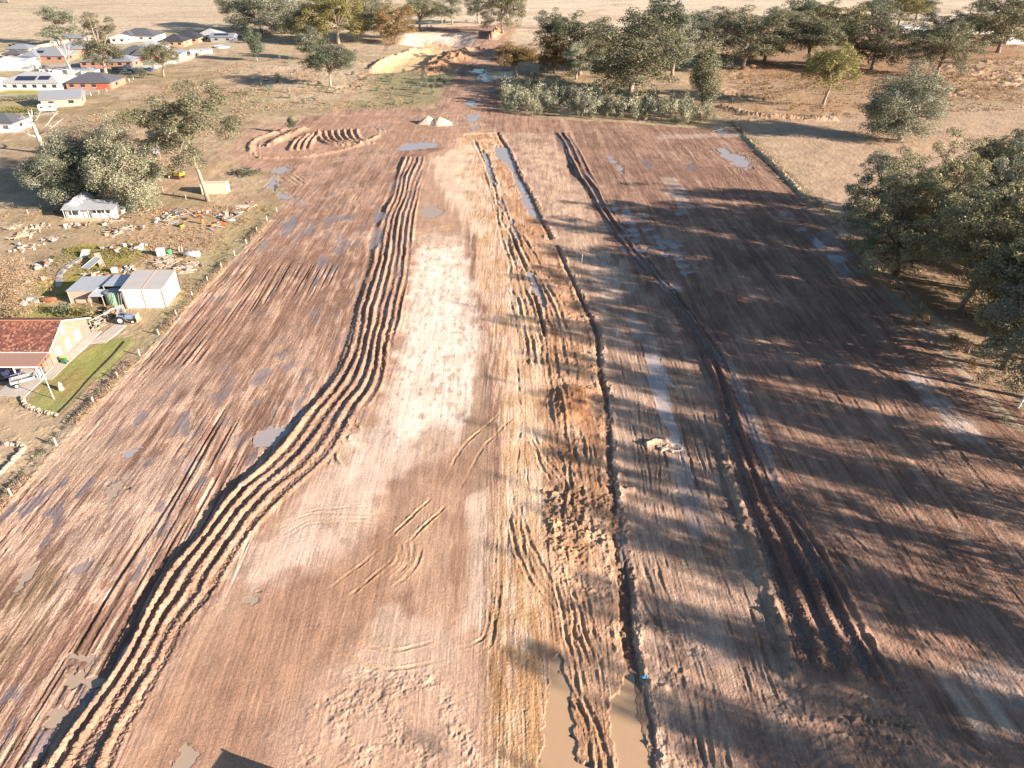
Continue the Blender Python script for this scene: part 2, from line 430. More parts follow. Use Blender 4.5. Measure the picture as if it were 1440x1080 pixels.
def ruts(pts, offs, wd=.28, dep=.08, berm=.05, world=False, colr=None, ca=.0, wob=.15, seed=1, clod=.03):
    pl = smooth_poly(pts if world else W(pts), 5)
    ix = near(pl, max(abs(o) for o in offs)+1.5)
    d, s = pdist(X[ix], Y[ix], pl)
    L = sum(math.dist(a, b) for a, b in zip(pl[:-1], pl[1:]))
    fade = ss(0, 2.0, s)*ss(0, 2.0, L-s)
    d = d + wob*vn(s/3.0, s*0+seed, seed)
    tot = np.zeros_like(d); dep = dep*.62; berm = berm*.55; wd = wd*.8
    along = np.clip(.62 + .75*vn(s/5.5, s*0+max(offs), seed+20) + .45*vn(s/1.2, s*0, seed+21), .0, 1.4); fade = fade*along
    for o in offs:
        d_o = d + .30*vn(s/7, s*0+o*3, seed+30) + .07*vn(s/.8, s*0+o*5, seed+31)
        q = np.abs(d_o-o)/wd
        mod = np.clip(.75+.75*fbm(X[ix]/.7, Y[ix]/1.3, seed+40+int(abs(o)*3), 2), .05, 1.6)
        tot += -dep*mod*np.exp(-q**4) + berm*np.exp(-((q-1.75)/.5)**2)*(mod+clod/.04*vn(X[ix]/.25, Y[ix]/.25, seed+3))
    h[ix] += tot*fade*(np.abs(d) < max(abs(o) for o in offs)+1.4)
    if colr is not None:
        for o in offs: blend(ix, colr, np.exp(-(np.abs(d-o)/(wd*1.6))**4)*fade*ca)
def gauss_ridge(pts, wd, hh, rough=.3, world=False, seed=5, colr=None, ca=.6):
    pl = smooth_poly(pts if world else W(pts), 5); ix = near(pl, wd*3)
    d, s = pdist(X[ix], Y[ix], pl)
    L = sum(math.dist(a, b) for a, b in zip(pl[:-1], pl[1:]))
    k = np.exp(-(d/wd)**2)*ss(0, wd, s)*ss(0, wd, L-s)
    h[ix] += hh*k*(1+rough*vn(X[ix]/.5, Y[ix]/.5, seed))
    if colr is not None: blend(ix, colr, k*ca*1.3)

DK = C(.30,.185,.11); OR = C(.56,.36,.18)
# traced wheel and track marks
ruts([(640,930),(668,917),(689,903),(697,870),(712,796),(720,700),(721,679),(729,617),(730,560),(728,480),(720,420)], [0], .22, .22, .09, colr=DK, ca=.5)
ruts([(600,918),(640,912),(668,905),(684,893),(690,850),(700,796),(708,730)], [-.2], .18, .12, .06, colr=DK, ca=.3)
ruts([(729,584),(701,608),(670,639),(640,694),(590,750),(540,800),(480,850)], [0, 2.2], .2, .10, .07, colr=OR, ca=.5)
ruts([(650,345),(600,350),(585,340),(600,325),(660,310),(680,290)], [0, 1.6], .35, .06, .05, colr=OR, ca=.6)
ruts([(380,745),(430,720),(500,715),(560,725),(590,760),(585,800),(540,840),(500,860)], [0, .7, 1.4, 2.2], .22, .05, .04, colr=OR, ca=.25)
ruts([(460,880),(540,915),(620,905)], [0, 1.8], .2, .06, .05, colr=OR, ca=.3)
ruts([(730,700),(745,760),(765,810),(790,840),(830,880),(860,940)], [0, .8, 1.6], .25, .18, .10, colr=DK, ca=.4)
ruts([(740,620),(742,700),(744,800)], [0], .12, .08, .05)
ruts([(780,520),(790,600),(805,680),(800,740)], [-.9, 0, 1.0], .3, .2, .12, colr=DK, ca=.4)
ruts([(800,590),(815,640),(812,700),(818,760)], [-.6, .5], .3, .22, .12, colr=DK, ca=.4)
ruts([(830,600),(838,660),(836,740)], [0, .7], .22, .2, .1, colr=DK, ca=.4)
ruts([(748,600),(765,640),(790,680),(805,720)], [0, .9], .25, .2, .12, colr=C(.58,.43,.30), ca=.3)
ruts([(760,610),(800,660),(810,690)], [0, .8], .22, .22, .12, colr=DK, ca=.4)
ruts([(775,900),(800,800),(815,860),(835,960),(855,1060),(860,1110)][1:], [-.7, 0, .8, 1.5], .22, .22, .12, colr=DK, ca=.35)
ruts([(795,930),(830,1000),(845,1040),(852,1110)], [0, .9], .25, .25, .12, colr=DK, ca=.35)
for o, (a, b) in enumerate([(470,250),(560,330),(640,560)]): pass
ruts([(700,240),(730,330),(748,400),(762,440),(780,520)], [1.5, 2.6, 3.7], .35, .16, .12, colr=DK, ca=.4)
ruts([(735,330),(765,390),(790,440),(805,500),(812,540)], [0, 1.3, 2.7, 4.0], .35, .2, .14, colr=DK, ca=.4)
ruts([(715,200),(735,240),(700,240)][:2], [0, 1.2], .3, .2, .12)
ruts([(880,470),(895,560),(910,640),(925,740),(940,820)], [-2.2, -1.0, 0, 1.3], .2, .12, .08, colr=DK, ca=.3)
ruts([(960,470),(985,560),(1010,650),(1040,760),(1080,880),(1110,960)], [-2.6, -1.4, 0, 1.2], .2, .14, .08, colr=DK, ca=.3)
ruts([(930,480),(960,600),(985,700),(1010,800),(1050,900),(1080,1000)], [-1, 0, 1.1], .2, .12, .08, colr=DK, ca=.3)
ruts([(900,760),(920,840),(960,900),(990,1000),(1010,1100)], [-1.2, 0, 1.1], .25, .16, .10, colr=DK, ca=.3)
ruts([(830,210),(870,250),(905,290),(930,330)], [0, .8], .3, .12, .08, colr=DK, ca=.3)
ruts([(1000,180),(1040,220),(1090,290),(1150,380),(1230,480),(1300,580),(1400,700)], [-6, -3.4, 0, 2.1, 5], .3, .09, .06, colr=DK, ca=.35)
ruts([(960,180),(1000,240),(1060,340),(1120,450),(1200,600),(1300,760),(1420,930)], [-7, -5, -2, 0, 2.2], .3, .09, .06, colr=DK, ca=.35)
ruts([(1040,600),(1110,700),(1200,800),(1300,900),(1420,1000)], [-3, -1, 0, 1.8], .25, .09, .06, colr=DK, ca=.35)
ruts([(1340,920),(1370,960),(1400,1000),(1440,1050)], [0, 2.2], .5, .05, .05, colr=C(.62,.50,.38), ca=.8)
ruts([(1130,985),(1200,970),(1290,985),(1310,995)], [0, 1.2], .5, .0, .18, clod=.12)
ruts([(1140,1005),(1200,1000),(1300,1015)], [0, 1.2], .45, .0, .2, clod=.12)
ruts([(1250,960),(1330,1020),(1420,1090)], [0, 2.2], .3, .15, .1, colr=DK, ca=.3)
ruts([(1100,1080),(1180,1040),(1260,1060),(1330,1040)], [0, 1.8], .35, .2, .15)
# left hand edge and curved lanes of the far left field
ruts([(-55.6,30),(-54.8,62),(-54.2,101),(-52,155)], [-.8, .2, 1.6], .25, .09, .08, world=True, colr=C(.5,.36,.25), ca=.4)
ruts([(420,262),(400,245),(410,235),(470,222),(560,214)], [0, 1.4, 3], .5, .08, .12, colr=C(.52,.38,.26), ca=.5)
ruts([(440,300),(415,262),(425,245),(480,232),(545,225)], [0, 1.6, 3.2, 5], .4, .05, .06, colr=C(.50,.36,.26), ca=.4)
ruts([(352,215),(360,195),(410,178),(520,176),(535,190),(500,205),(400,222),(360,222),(352,212)], [0, 1.5], .5, .1, .16, colr=C(.5,.34,.22), ca=.5)
ruts([(420,180),(385,195),(372,208)], [-1.5, .0, 1.5], .5, .15, .28)
gauss_ridge([(382,203),(430,180)], 1.0, .8, .4)
gauss_ridge([(374,207),(418,182)], .8, .5, .4)
gauss_ridge([(352,215),(358,198),(405,180)], .8, .5, .4)
gauss_ridge([(360,222),(430,220),(500,206),(535,190)], .9, .45, .4)
for i in range(11):
    u0 = 416 + i*9.0
    gauss_ridge([(u0-8, 212-i*.6), (u0-4, 203-i*1.2), (u0+6, 194-i*1.4), (u0+20-i*.6, 190-i*.7)][::-1] if i < 4 else [(u0-4, 187-i*.5), (u0-3, 194-i*.4), (u0+4, 201-i*.3), (u0+22, 208-i*.6)], .6, .62, .35)

# windrow bundles: parallel ridges between two traced edges
def bundle(PL, PR, nfun, amp, plateau, ampR, colr, seed, leftditch=.0, left_w=.5):
    idx = near(PL+PR, 3)
    dl, s = pdist(X[idx], Y[idx], PL); dr, sr = pdist(X[idx], Y[idx], PR)
    m = (dl > -2.5) & (dr < 2.5)
    idx = idx[m]; dl = dl[m]; dr = dr[m]; s = s[m]
    L = sum(math.dist(a, b) for a, b in zip(PL[:-1], PL[1:]))
    wd = np.maximum(dl - dr, .5)
    t = dl/wd
    dl = dl + .04*vn(s/1.1, s*0, seed) + .03*vn(s/.35, s*0, seed+1) + .25*vn(s/9, s*0, seed+6)
    inn = ss(-.12, .22, dl)*ss(-.1, .6, -dr)
    fade = ss(0, 3, s)*ss(0, 2.5, L-s)
    wob = .34*vn(s/16, t*1.3, seed+2)+.09*vn(s/3.5, t*2.5, seed+3)
    ph = nfun(s/L)*t + wob
    cell = np.floor(ph)
    f = ph-cell
    ampc = .74 + .62*vn(s/13, cell*3.7, seed+4) + .15*vn(s/2.5, cell*2.3, seed+5)
    prof = np.sin(np.pi*np.clip(f, 0, 1))**.8
    # the left flank is the steeper one
    f2 = np.clip((f-.30)/.62, 0, 1)
    prof = np.where(f2 < .42, np.sin(np.pi*.5*f2/.42), np.cos(np.pi*.5*(f2-.42)/.58)).clip(0, 1)**.9*(1+.13*vn(X[idx]/.3, Y[idx]/.35, seed+15)+.16*vn(X[idx]/1.6, Y[idx]/3.2, seed+16))
    lowt = 1 - .35*t
    add = (plateau*(1-.55*t)*inn + amp*prof*ampc*lowt*inn)*fade
    add += inn*fade*(.06*fbm(X[idx]/.35, Y[idx]/.5, seed+7, 3) + .09*np.maximum(0, vn(X[idx]/.2, Y[idx]/.2, seed+9)-.15) + .05*fbm(X[idx]/.12, Y[idx]/.14, seed+10, 2)*np.clip(1.6-Y[idx]/90, 0, 1))
    h[idx] = h[idx]*(1-inn*.8) + add
    if leftditch:
        dd = np.exp(-((dl+left_w)/left_w)**2)*fade
        h[idx] -= leftditch*dd
        wet[idx] = np.maximum(wet[idx], .55*ss(.6, .9, dd)*ss(-.2, .4, vn(s/5, s*0, seed+11)))
    blend(idx, colr, inn*.9*fade*(1-.25*(n_sm[idx] > .2)))
    blend(idx, WETC*1.3, inn*fade*ss(.35, .1, prof)*ss(-.1, .5, vn(s/7, cell*2.1, seed+12))*.5)
    wet[idx] = np.maximum(wet[idx], inn*fade*ss(.25, .08, prof)*ss(.0, .3, vn(s/5, cell*2.1, seed+12)))
    return idx, t, s, inn
bundle(BL, BR, lambda q: 4.8 + 2.0*ss(.22, .42, q) - 1.6*ss(.80, .95, q), .38, .05, .3, C(.41,.265,.175), 41, .12, .5)
# fan of marks at its lower end, loops at its right edge
for i in range(8):
    ruts([(190+i*3, 1030+i*9), (140-i*4, 1046+i*9), (70-i*8, 1072+i*9), (20-i*10, 1090+i*9)], [0], .32, .10, .16, clod=.05)
for (u, v) in ((548,470),(545,482),(540,500),(536,512),(530,520),(497,600),(486,620),(470,650)):
    ruts([(u+22, v-32), (u+6, v-22), (u-1, v-6), (u+6, v+8)], [0], .38, .14, .30, clod=.05)
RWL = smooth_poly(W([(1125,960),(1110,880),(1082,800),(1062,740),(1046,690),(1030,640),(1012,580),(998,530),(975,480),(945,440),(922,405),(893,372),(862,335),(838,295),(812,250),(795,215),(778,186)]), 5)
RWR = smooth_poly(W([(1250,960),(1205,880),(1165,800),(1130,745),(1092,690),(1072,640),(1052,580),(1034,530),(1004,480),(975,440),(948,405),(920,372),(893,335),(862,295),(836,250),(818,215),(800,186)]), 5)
bundle(RWL, RWR, lambda q: 2.7 - .3*ss(.3, .5, q), .58, .05, .3, C(.235,.15,.11), 61, .0, .5)  # soil colour darkened for wet earth and for deep shadow
gauss_ridge([(1120,960),(1098,880),(1070,800),(1048,735),(1030,680),(1012,620)], .55, .45, .9, colr=C(.42,.30,.21))
gauss_ridge([(1262,960),(1215,880),(1172,800),(1136,740),(1100,690),(1078,640),(1055,580),(1036,530),(1006,480)], .35, .35, .9)
for i in range(9):
    ruts([(915+i*9, 392+i*8), (932+i*7, 400+i*8), (945+i*6, 398+i*9)], [0], .4, .15, .3)
for i in range(5):
    ruts([(1130+i*22, 955), (1150+i*16, 930+i*3), (1165+i*14, 912)], [0], .5, .1, .3)

# trenches
def trench(pts, wfun, dep, bank=.2, bankoff=1.0, seed=3, dark=.6):
    pl = smooth_poly(W(pts), 5); ix = near(pl, 4)
    d, s = pdist(X[ix], Y[ix], pl)
    L = sum(math.dist(a, b) for a, b in zip(pl[:-1], pl[1:]))
    q = s/L; wd = wfun(q)*(1+.25*vn(s/5, s*0, seed+2)) + .12*vn(X[ix]/.9, Y[ix]/.9, seed) + .08*vn(X[ix]/.3, Y[ix]/.3, seed+1)
    fade = ss(0, 1, s)*ss(0, 1, L-s)
    gaps = 1
    k = ss(.0, .22, wd-np.abs(d))*fade*gaps
    dp = dep*np.clip(.62+.55*vn(s/7, s*0, seed+5)+.35*vn(s/2.1, s*0, seed+6), .12, 1.2)
    slump = np.maximum(0, fbm(X[ix]/.5, Y[ix]/.7, seed+12, 3))
    h[ix] = h[ix]*(1-k) - dp*k*(1-.8*slump) + k*.12*n_fine[ix]
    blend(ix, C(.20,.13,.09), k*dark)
    for sd_, a in ((1, 1.0), (-1, .5)):
        bq = np.exp(-((d-sd_*(wd+bankoff*.55))/(bankoff*.45))**2)*fade
        h[ix] += bank*a*bq*(.3+1.5*np.maximum(0, fbm(X[ix]/.45, Y[ix]/.7, seed+8, 3)))
    return ix, d, s, wd
trench([(918,1120),(906,1010),(894,964),(881,887),(878,826),(868,755),(863,709),(857,663),(854,602),(851,556),(843,526),(839,476),(832,454),(823,436),(805,396),(790,365),(781,344)],
       lambda q: .66 - .36*q, .5, .18, .8, 3)
trench([(775,338),(761,311),(747,280),(732,252),(713,213),(698,185)], lambda q: .38+q*0, .5, .25, 1.2, 4)
trench([(766,475),(764,466),(756,436),(741,384),(726,347),(715,320)], lambda q: .28+q*0, .4, .2, .7, 6)
trench([(700,290),(695,262),(680,225),(667,197)], lambda q: .3+q*0, .3, .2, .8, 8)

# clods and torn ground
def clods(pts, amp, scale=.5, seed=70, soft=1.0, colr=None):
    poly = W(pts); ix = near(poly, 2)
    k = ss(-soft, soft, sdf(ix, poly) + n_sm[ix])
    f = fbm(X[ix]/scale, Y[ix]/scale, seed, 3)
    amp = amp*.6; k = k*np.clip(.6+.9*fbm(X[ix]/(scale*5), Y[ix]/(scale*5), seed+9, 2), 0, 1.3)
    h[ix] += amp*k*(f*.8)
    h[ix] += amp*.7*k*np.maximum(0, vn(X[ix]/(scale*.45), Y[ix]/(scale*.45), seed+4))
    if colr is not None: blend(ix, colr, k*ss(-.2, .4, f)*.5)
clods([(770,690),(865,690),(868,785),(780,780)], .38, .7, colr=C(.50,.33,.19))
clods([(765,560),(845,550),(850,690),(775,690)], .12, .5)
clods([(790,350),(838,470),(845,550),(790,550),(762,460),(745,390)], .14, .55)
clods([(668,190),(700,188),(745,280),(700,280)], .22, .8)
clods([(700,250),(745,300),(790,400),(765,440)], .16, .6)
clods([(740,190),(780,200),(870,420),(830,420),(760,300)], .10, .8)
clods([(400,1000),(520,930),(680,960),(690,1100),(380,1100)], .10, .45)
clods([(890,860),(1000,900),(1120,950),(1300,1000),(1400,1100),(910,1100)], .14, .6)
clods([(1130,960),(1300,990),(1340,1090),(1120,1080)], .16, 1.1)
clods([(900,560),(960,600),(1000,700),(960,730),(900,640)], .10, .5)
clods([(780,780),(870,780),(880,900),(800,880)], .15, .6)
clods([(990,480),(1060,470),(1110,600),(1060,640)], .05, .4)
gauss_ridge([(905,628),(930,620),(950,626)], .5, .4, .6, colr=C(.6,.46,.33))
gauss_ridge([(865,690),(895,688)], .35, .35, .6)
gauss_ridge([(895,955),(930,970),(935,960)], .5, .35, .6)
# orange spoil face
poly = W([(768,575),(772,548),(800,540),(838,545),(845,575),(820,600),(785,600)]); ix = near(poly, 2)
d = sdf(ix, poly); k = ss(-.5, 2.2, d+.5*n_sm[ix])
h[ix] += k*.75*(1+.25*n_sm[ix])*ss(*sorted(g(800,605)[1:]+g(800,570)[1:]), Y[ix])
blend(ix, C(.44,.215,.10), k*.7)
# diagonal cracks of compaction: fine pits
# far earthworks relief
def dome(pts, hh, soft, rough=.1):
    poly = W(pts); ix = near(poly, soft)
    k = ss(-.2*soft, soft, sdf(ix, poly)); h[ix] += hh*k*(1+rough*n_mid[ix]+rough*n_sm[ix])
dome([(520,104),(522,96),(560,76),(600,68),(650,68),(612,90),(570,102)], -1.6, 9)
dome([(562,62),(572,47),(660,45),(672,50),(660,66),(610,68)], -3.2, 14)
dome([(575,102),(622,74),(664,72),(668,84),(640,100),(600,108)], 1.6, 9, .5)
gauss_ridge([(522,98),(545,84),(585,70)], 1.6, 1.5, .4, colr=C(.5,.33,.2))
gauss_ridge([(600,88),(622,76),(640,72)], 1.6, 1.4, .5)
clods([(600,92),(640,78),(668,76),(672,90),(650,98),(610,104)], 1.1, 2.6)
gauss_ridge([(690,56),(695,50),(700,44)], 2.5, 3.0, .4, colr=C(.45,.28,.18))
gauss_ridge([(650,74),(670,71),(705,76)], 2.0, 2.0, .4, colr=C(.38,.24,.16))
# rough mulch and ditch in the paddock upper right and left
clods([(1000,110),(1060,80),(1060,140),(1020,150)], .9, 4)
clods([(1290,90),(1440,85),(1440,140),(1320,135)], .9, 4, colr=C(.52,.38,.27))
clods([(330,95),(520,85),(520,130),(340,145)], .55, 2.6, colr=C(.62,.48,.36))
gauss_ridge([(1010,150),(1060,163),(1120,166),(1180,168)], 2.2, 1.0, .4)
gauss_ridge([(1045,190),(1090,235),(1140,285)], .8, .5, .6, colr=C(.52,.44,.30))
gauss_ridge([(-57.9,30),(-57.3,62),(-56.3,101),(-54,155)], .6, .10, .8, world=True, colr=C(.50,.39,.26), ca=.8)

# ---- puddles: shallow basins with a level rim, water lies in them as sheets of its own
PUD = []
def puddle(pts, label, level=-.05, muddy=.5, nz=.6, world=False):
    poly = smooth_poly((pts if world else W(pts))+[(pts if world else W(pts))[0]], 3)[:-1]
    ix = near(poly, 2.5)
    sc_ = .25 + .01*np.mean([p[1] for p in poly])/1.0
    d = sdf(ix, poly) + nz*sc_*(n_sm[ix]*1.2 + n_fine[ix]*.7 + stA[ix]*.6) - .1
    k = ss(-.12, .25, d)
    rim = ss(-2.4, -.5, d)
    ring = (d < -.4) & (d > -1.8)
    if level > -.06: level = float(np.percentile(h[ix[ring]], 25)) - .018
    hh = np.maximum(h[ix], level+.02)
    h[ix] = np.where(d < 0, h[ix]*(1-rim)+hh*rim, h[ix])
    h[ix] = h[ix]*(1-k) + (level-.10 + .02*n_sm[ix])*k
    blend(ix, C(.27,.185,.12), ss(-.9, .1, d)*.4)
    wet[ix] = np.maximum(wet[ix], ss(-.7, -.0, d)*.45)
    PUD.append((poly, label, level, muddy))
def z3(l, ox, oy, k=.30556): return [(ox+x*k, oy+y*k) for x, y in l]
puddle([(674,110),(682,103),(695,100),(724,100),(722,108),(700,110),(690,115)], 'bright blue pond at the far end of the dirt road', -.15, 0.0)
puddle([(662,101),(670,97),(680,98),(676,102)], 'small blue pool just left of the pond', -.15, 0.0)
puddle([(657,145),(662,142),(668,144),(664,148)], 'small round puddle on the dirt road', -.05, .1)
puddle([(655,166),(662,160),(674,163),(675,172),(664,171)], 'oval puddle on the dirt road above the worked strip', -.05, .1)
puddle([(664,181),(669,176),(673,176),(670,181)], 'tiny puddle where the road meets the trenches', -.05, .1)
puddle([(555,210),(570,203),(586,200),(613,202),(605,208),(569,212)], 'long pale puddle above the striped windrow', -.05, .25)
puddle([(376,258),(380,249),(387,250),(390,264),(386,269),(378,264)], 'upright puddle at the corner of the left field', -.05, .2)
puddle([(389,274),(395,272),(406,276),(404,279),(391,278)], 'small puddle by the last fence post', -.05, .2)
puddle([(384,240),(400,234),(405,236),(396,242)], 'thin puddle at the bend of the lane', -.05, .2)
puddle(z3([(170,118),(225,118),(255,150),(275,200),(285,250),(322,300),(345,350),(392,455),(370,445),(335,420),(290,330),(262,250),(225,190),(190,170)], 640, 170), 'long lavender puddle beside the upper trench', -.16, .45, .2)
puddle(z3([(118,130),(135,140),(165,200),(182,295),(170,290),(145,220)], 640, 170), 'narrow puddle left of the trench puddle', -.12, .5, .2)
puddle(z3([(200,360),(215,370),(230,415),(215,418)], 640, 170), 'short narrow puddle between the ruts', -.10, .5, .2)
puddle(z3([(325,690),(360,700),(395,770),(420,830),(405,860),(375,810)], 640, 170), 'lavender puddle in the middle of the churned strip', -.12, .5, .2)
puddle(z3([(262,450),(275,490),(310,560),(298,560),(270,520),(255,470)], 640, 170), 'bent sliver of water among the torn clods', -.10, .5, .2)
puddle(z3([(690,155),(730,170),(775,225),(770,250),(745,225),(710,180)], 640, 170), 'bluish puddle right of the upper windrow', -.05, .2, .3)
puddle([(1010,211),(1018,209),(1028,216),(1046,222),(1053,232),(1044,240),(1036,232),(1026,228)], 'branching pale puddle near the top fence corner', -.04, .2, .9)
puddle([(592,294),(603,290),(620,293),(620,302),(606,306),(593,303)], 'grey brown puddle on the cream road surface', -.03, .6, .3)
puddle([(767,921),(787,924),(793,946),(803,962),(803,985),(800,1000),(812,1020),(800,1026),(822,1044),(806,1060),(850,1085),(850,1125),(758,1125),(766,1000)], 'wide tan muddy pool at the near end of the churned strip', -.10, 1.0, .5)
puddle([(868,970),(880,945),(890,950),(893,985),(900,1010),(912,1050),(918,1125),(862,1125),(868,1060),(860,1030),(853,1000),(860,975)], 'tan muddy pool lying in the near end of the trench', -.14, 1.0, .4)
puddle(z3([(340,565),(400,550),(465,570),(440,600),(370,615),(340,595)], 0, 750), 'grey green puddle, upper one of two beside the striped windrow', -.03, .8, .8)
puddle(z3([(300,665),(340,645),(450,655),(465,685),(390,705),(310,695)], 0, 750), 'grey green puddle, lower one of two beside the striped windrow', -.03, .8, .8)
puddle(z3([(200,845),(240,815),(330,825),(360,850),(320,885),(240,875)], 0, 750), 'tan puddle near the lower end of the striped windrow', -.03, .9, .8)
puddle(z3([(330,870),(385,820),(370,850),(330,890)], 0, 750), 'dark water sliver touching the windrow foot', -.05, .5, .2)
puddle(z3([(1100,300),(1160,290),(1170,325),(1120,335)], 0, 750), 'small pale puddle on the brown road surface', -.02, .9, .9)
puddle(z3([(840,1000),(920,990),(925,1040),(870,1085),(825,1080)], 0, 750), 'tan puddle at the lower edge of the road surface', -.02, .9, .9)
puddle([(365,610),(372,602),(392,600),(405,597),(400,608),(385,625),(362,628)], 'pale grey puddle against the left flank of the windrow', -.03, .4, 1.0)
puddle([(140,712),(150,690),(168,680),(172,686),(150,715),(112,745),(108,742)], 'long diagonal grey puddle in the left field', -.03, .6, 1.0)
puddle([(22,818),(40,800),(56,795),(50,808),(30,830),(20,832)], 'diagonal grey puddle near the left edge', -.03, .6, 1.0)
puddle([(176,640),(192,632),(196,636),(182,650),(172,650)], 'grey puddle below the pale streaks of the left field', -.03, .5, 1.0)

# damp, shining patches (no standing water), also tinted pale for reflected sky
def damp(pts, a=.9, soft=.6, nz=1.4, colr=None):
    poly = W(pts); ix = near(poly, 3)
    d = sdf(ix, poly) + nz*(.6*n_sm[ix]+.8*stA[ix])
    k = ss(-soft*.3, soft, d)*a
    h[ix] = h[ix]*(1-.85*k) + (-.03)*.85*k
    wet[ix] = np.maximum(wet[ix], k)
    blend(ix, C(.36,.31,.295) if colr is None else colr, k*.6)
for p_ in ([(395,318),(410,304),(420,306),(408,326),(398,332)], [(428,325),(440,312),(448,314),(438,330)], [(452,310),(470,304),(476,309),(460,318)], [(478,305),(495,300),(500,306),(484,312)],
           [(520,302),(544,296),(541,306),(526,316)], [(500,325),(512,310),(518,314),(508,330)], [(520,345),(530,325),(536,330),(528,350)], [(362,345),(372,338),(380,342),(370,352)],
           [(440,372),(452,360),(462,366),(450,378)], [(470,352),(480,340),(488,345),(478,360)], [(360,540),(372,522),(380,525),(370,548)], [(395,515),(408,508),(415,515),(402,522)],
           [(250,600),(262,588),(268,592),(258,606)], [(225,475),(235,465),(240,470),(232,480)], [(190,590),(202,578),(206,582),(196,594)], [(300,560),(320,545),(326,550),(306,568)],
           [(1010,212),(1020,206),(1030,214),(1018,220)], [(960,232),(975,228),(985,238),(970,242)], [(900,228),(910,222),(920,235),(910,240)], [(108,800),(122,785),(128,790),(114,808)],
           [(340,845),(352,838),(356,846),(346,852)], [(436,880),(450,872),(456,880),(440,890)], [(1165,360),(1180,350),(1210,385),(1190,395)], [(1140,335),(1150,330),(1165,350),(1155,355)],
           [(1000,180),(1015,178),(1030,186),(1015,190)]):
    damp(p_, .85)
def dash(u, v, n, du, dv, L, a=.9):
    rr = random.Random(int(u*7+v))
    for i in range(n):
        uu = u + du*i + rr.uniform(-8, 8); w2 = L*rr.uniform(.6, 1.3); v2 = v + dv*i + rr.uniform(-2, 2)
        damp([(uu-w2, v2+1), (uu, v2-3), (uu+w2, v2-1), (uu+w2*.6, v2+3), (uu-w2*.5, v2+4)], a, .5, .9, C(.34,.29,.27))
dash(866, 294, 4, 12, 3, 14); dash(880, 305, 5, 3, 8, 16); dash(915, 322, 5, 6, 9, 13); dash(898, 340, 4, 3, 7, 10); dash(945, 345, 5, 6, 9, 16)
dash(935, 395, 3, 10, 8, 14, .7); dash(945, 275, 3, 8, 12, 8, .7); dash(1100, 300, 3, 30, 20, 14, .6); dash(1180, 345, 4, 8, 12, 14, .7)
damp([(911,500),(926,498),(942,540),(957,600),(962,640),(940,618),(925,585),(914,540)], 1.0, .5, 1.3, C(.85,.80,.76))
damp([(940,640),(960,640),(985,700),(1000,740),(970,745),(950,700)], .45, .5, 2, C(.72,.64,.58))
damp([(1020,480),(1040,520),(1080,620),(1100,700),(1090,700),(1060,620),(1025,530)], .75, .5, .8, C(.40,.33,.28))
damp([(870,430),(890,440),(930,500),(925,510),(890,470)], .6, .5, 1.2, C(.45,.38,.32))
damp([(860,750),(876,750),(880,800),(868,800)], .7, .5, .6, C(.40,.33,.28))
damp([(960,860),(1000,870),(1040,940),(1000,930)], .4, .5, 1.5, C(.40,.33,.28))

# lawn, drive, concrete by the brick house are painted into the same sheet
idx, k = paint([(40,572),(45,560),(72,520),(140,478),(186,474),(184,484),(112,552),(82,584),(72,585)], C(.32,.315,.125), 1, .5, .35)
h[idx] = h[idx]*(1-k*.6)
idx, k = paint([(150,480),(186,476),(180,500),(140,530),(110,540),(110,510)], C(.27,.29,.09), .7, 1.0, 1.0)
paint([(60,540),(110,520),(120,540),(80,560)], C(.34,.22,.09), .5, 1.2, 1.2)
DRIVE_G = [(0,556),(20,528),(60,532),(35,557)]

alb *= np.where(bare[:, None] > .5, C(1.03, .985, 1.0)[None], C(1.0, 1.0, .95)[None])
# write the mesh
nquads = (NR-1)*(NCt-1)
Z = h.astype(np.float32)
edge = np.maximum(ss(900, 1400, Y), ss(1.12, 1.3, np.abs(np.tile(cu, NR))))
Z = Z*(1-edge)
me = bpy.data.meshes.new('ground')
me.vertices.add(N)
co3 = np.empty((N, 3), np.float32); co3[:, 0] = X; co3[:, 1] = Y; co3[:, 2] = Z
me.vertices.foreach_set('co', co3.ravel())
ii = (np.arange(NR-1)[:, None]*NCt + np.arange(NCt-1)[None, :]).ravel().astype(np.int32)
quads = np.stack([ii, ii+1, ii+1+NCt, ii+NCt], axis=1).astype(np.int32)
me.loops.add(nquads*4); me.polygons.add(nquads)
me.loops.foreach_set('vertex_index', quads.ravel())
me.polygons.foreach_set('loop_start', np.arange(0, nquads*4, 4, dtype=np.int32))
me.polygons.foreach_set('loop_total', np.full(nquads, 4, np.int32))
me.polygons.foreach_set('use_smooth', np.ones(nquads, bool))
ca_ = me.attributes.new('tint', 'FLOAT_COLOR', 'POINT')
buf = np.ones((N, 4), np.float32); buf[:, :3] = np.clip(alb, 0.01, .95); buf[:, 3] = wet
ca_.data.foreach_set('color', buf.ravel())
cb = me.attributes.new('bare', 'FLOAT', 'POINT'); cb.data.foreach_set('value', (bare*(1-.9*flat0)).astype(np.float32))
me.update(); me.validate()
ground = bpy.data.objects.new('ground', me); col.objects.link(ground); tag(ground, kind='structure')

def hz(x, y):
    """ground height at a point"""
    j = int(np.searchsorted(rows, y)); j = min(max(j, 1), NR-1)
    t = (y-rows[j-1])/(rows[j]-rows[j-1])
    out = 0
    for jj, ww in ((j-1, 1-t), (j, t)):
        c = np.clip(x/half[jj], cu[0], cu[-1]); i = int(np.searchsorted(cu, c)); i = min(max(i, 1), NCt-1)
        s_ = (c-cu[i-1])/(cu[i]-cu[i-1])
        out += ww*((1-s_)*Z[jj*NCt+i-1] + s_*Z[jj*NCt+i])
    return float(out)

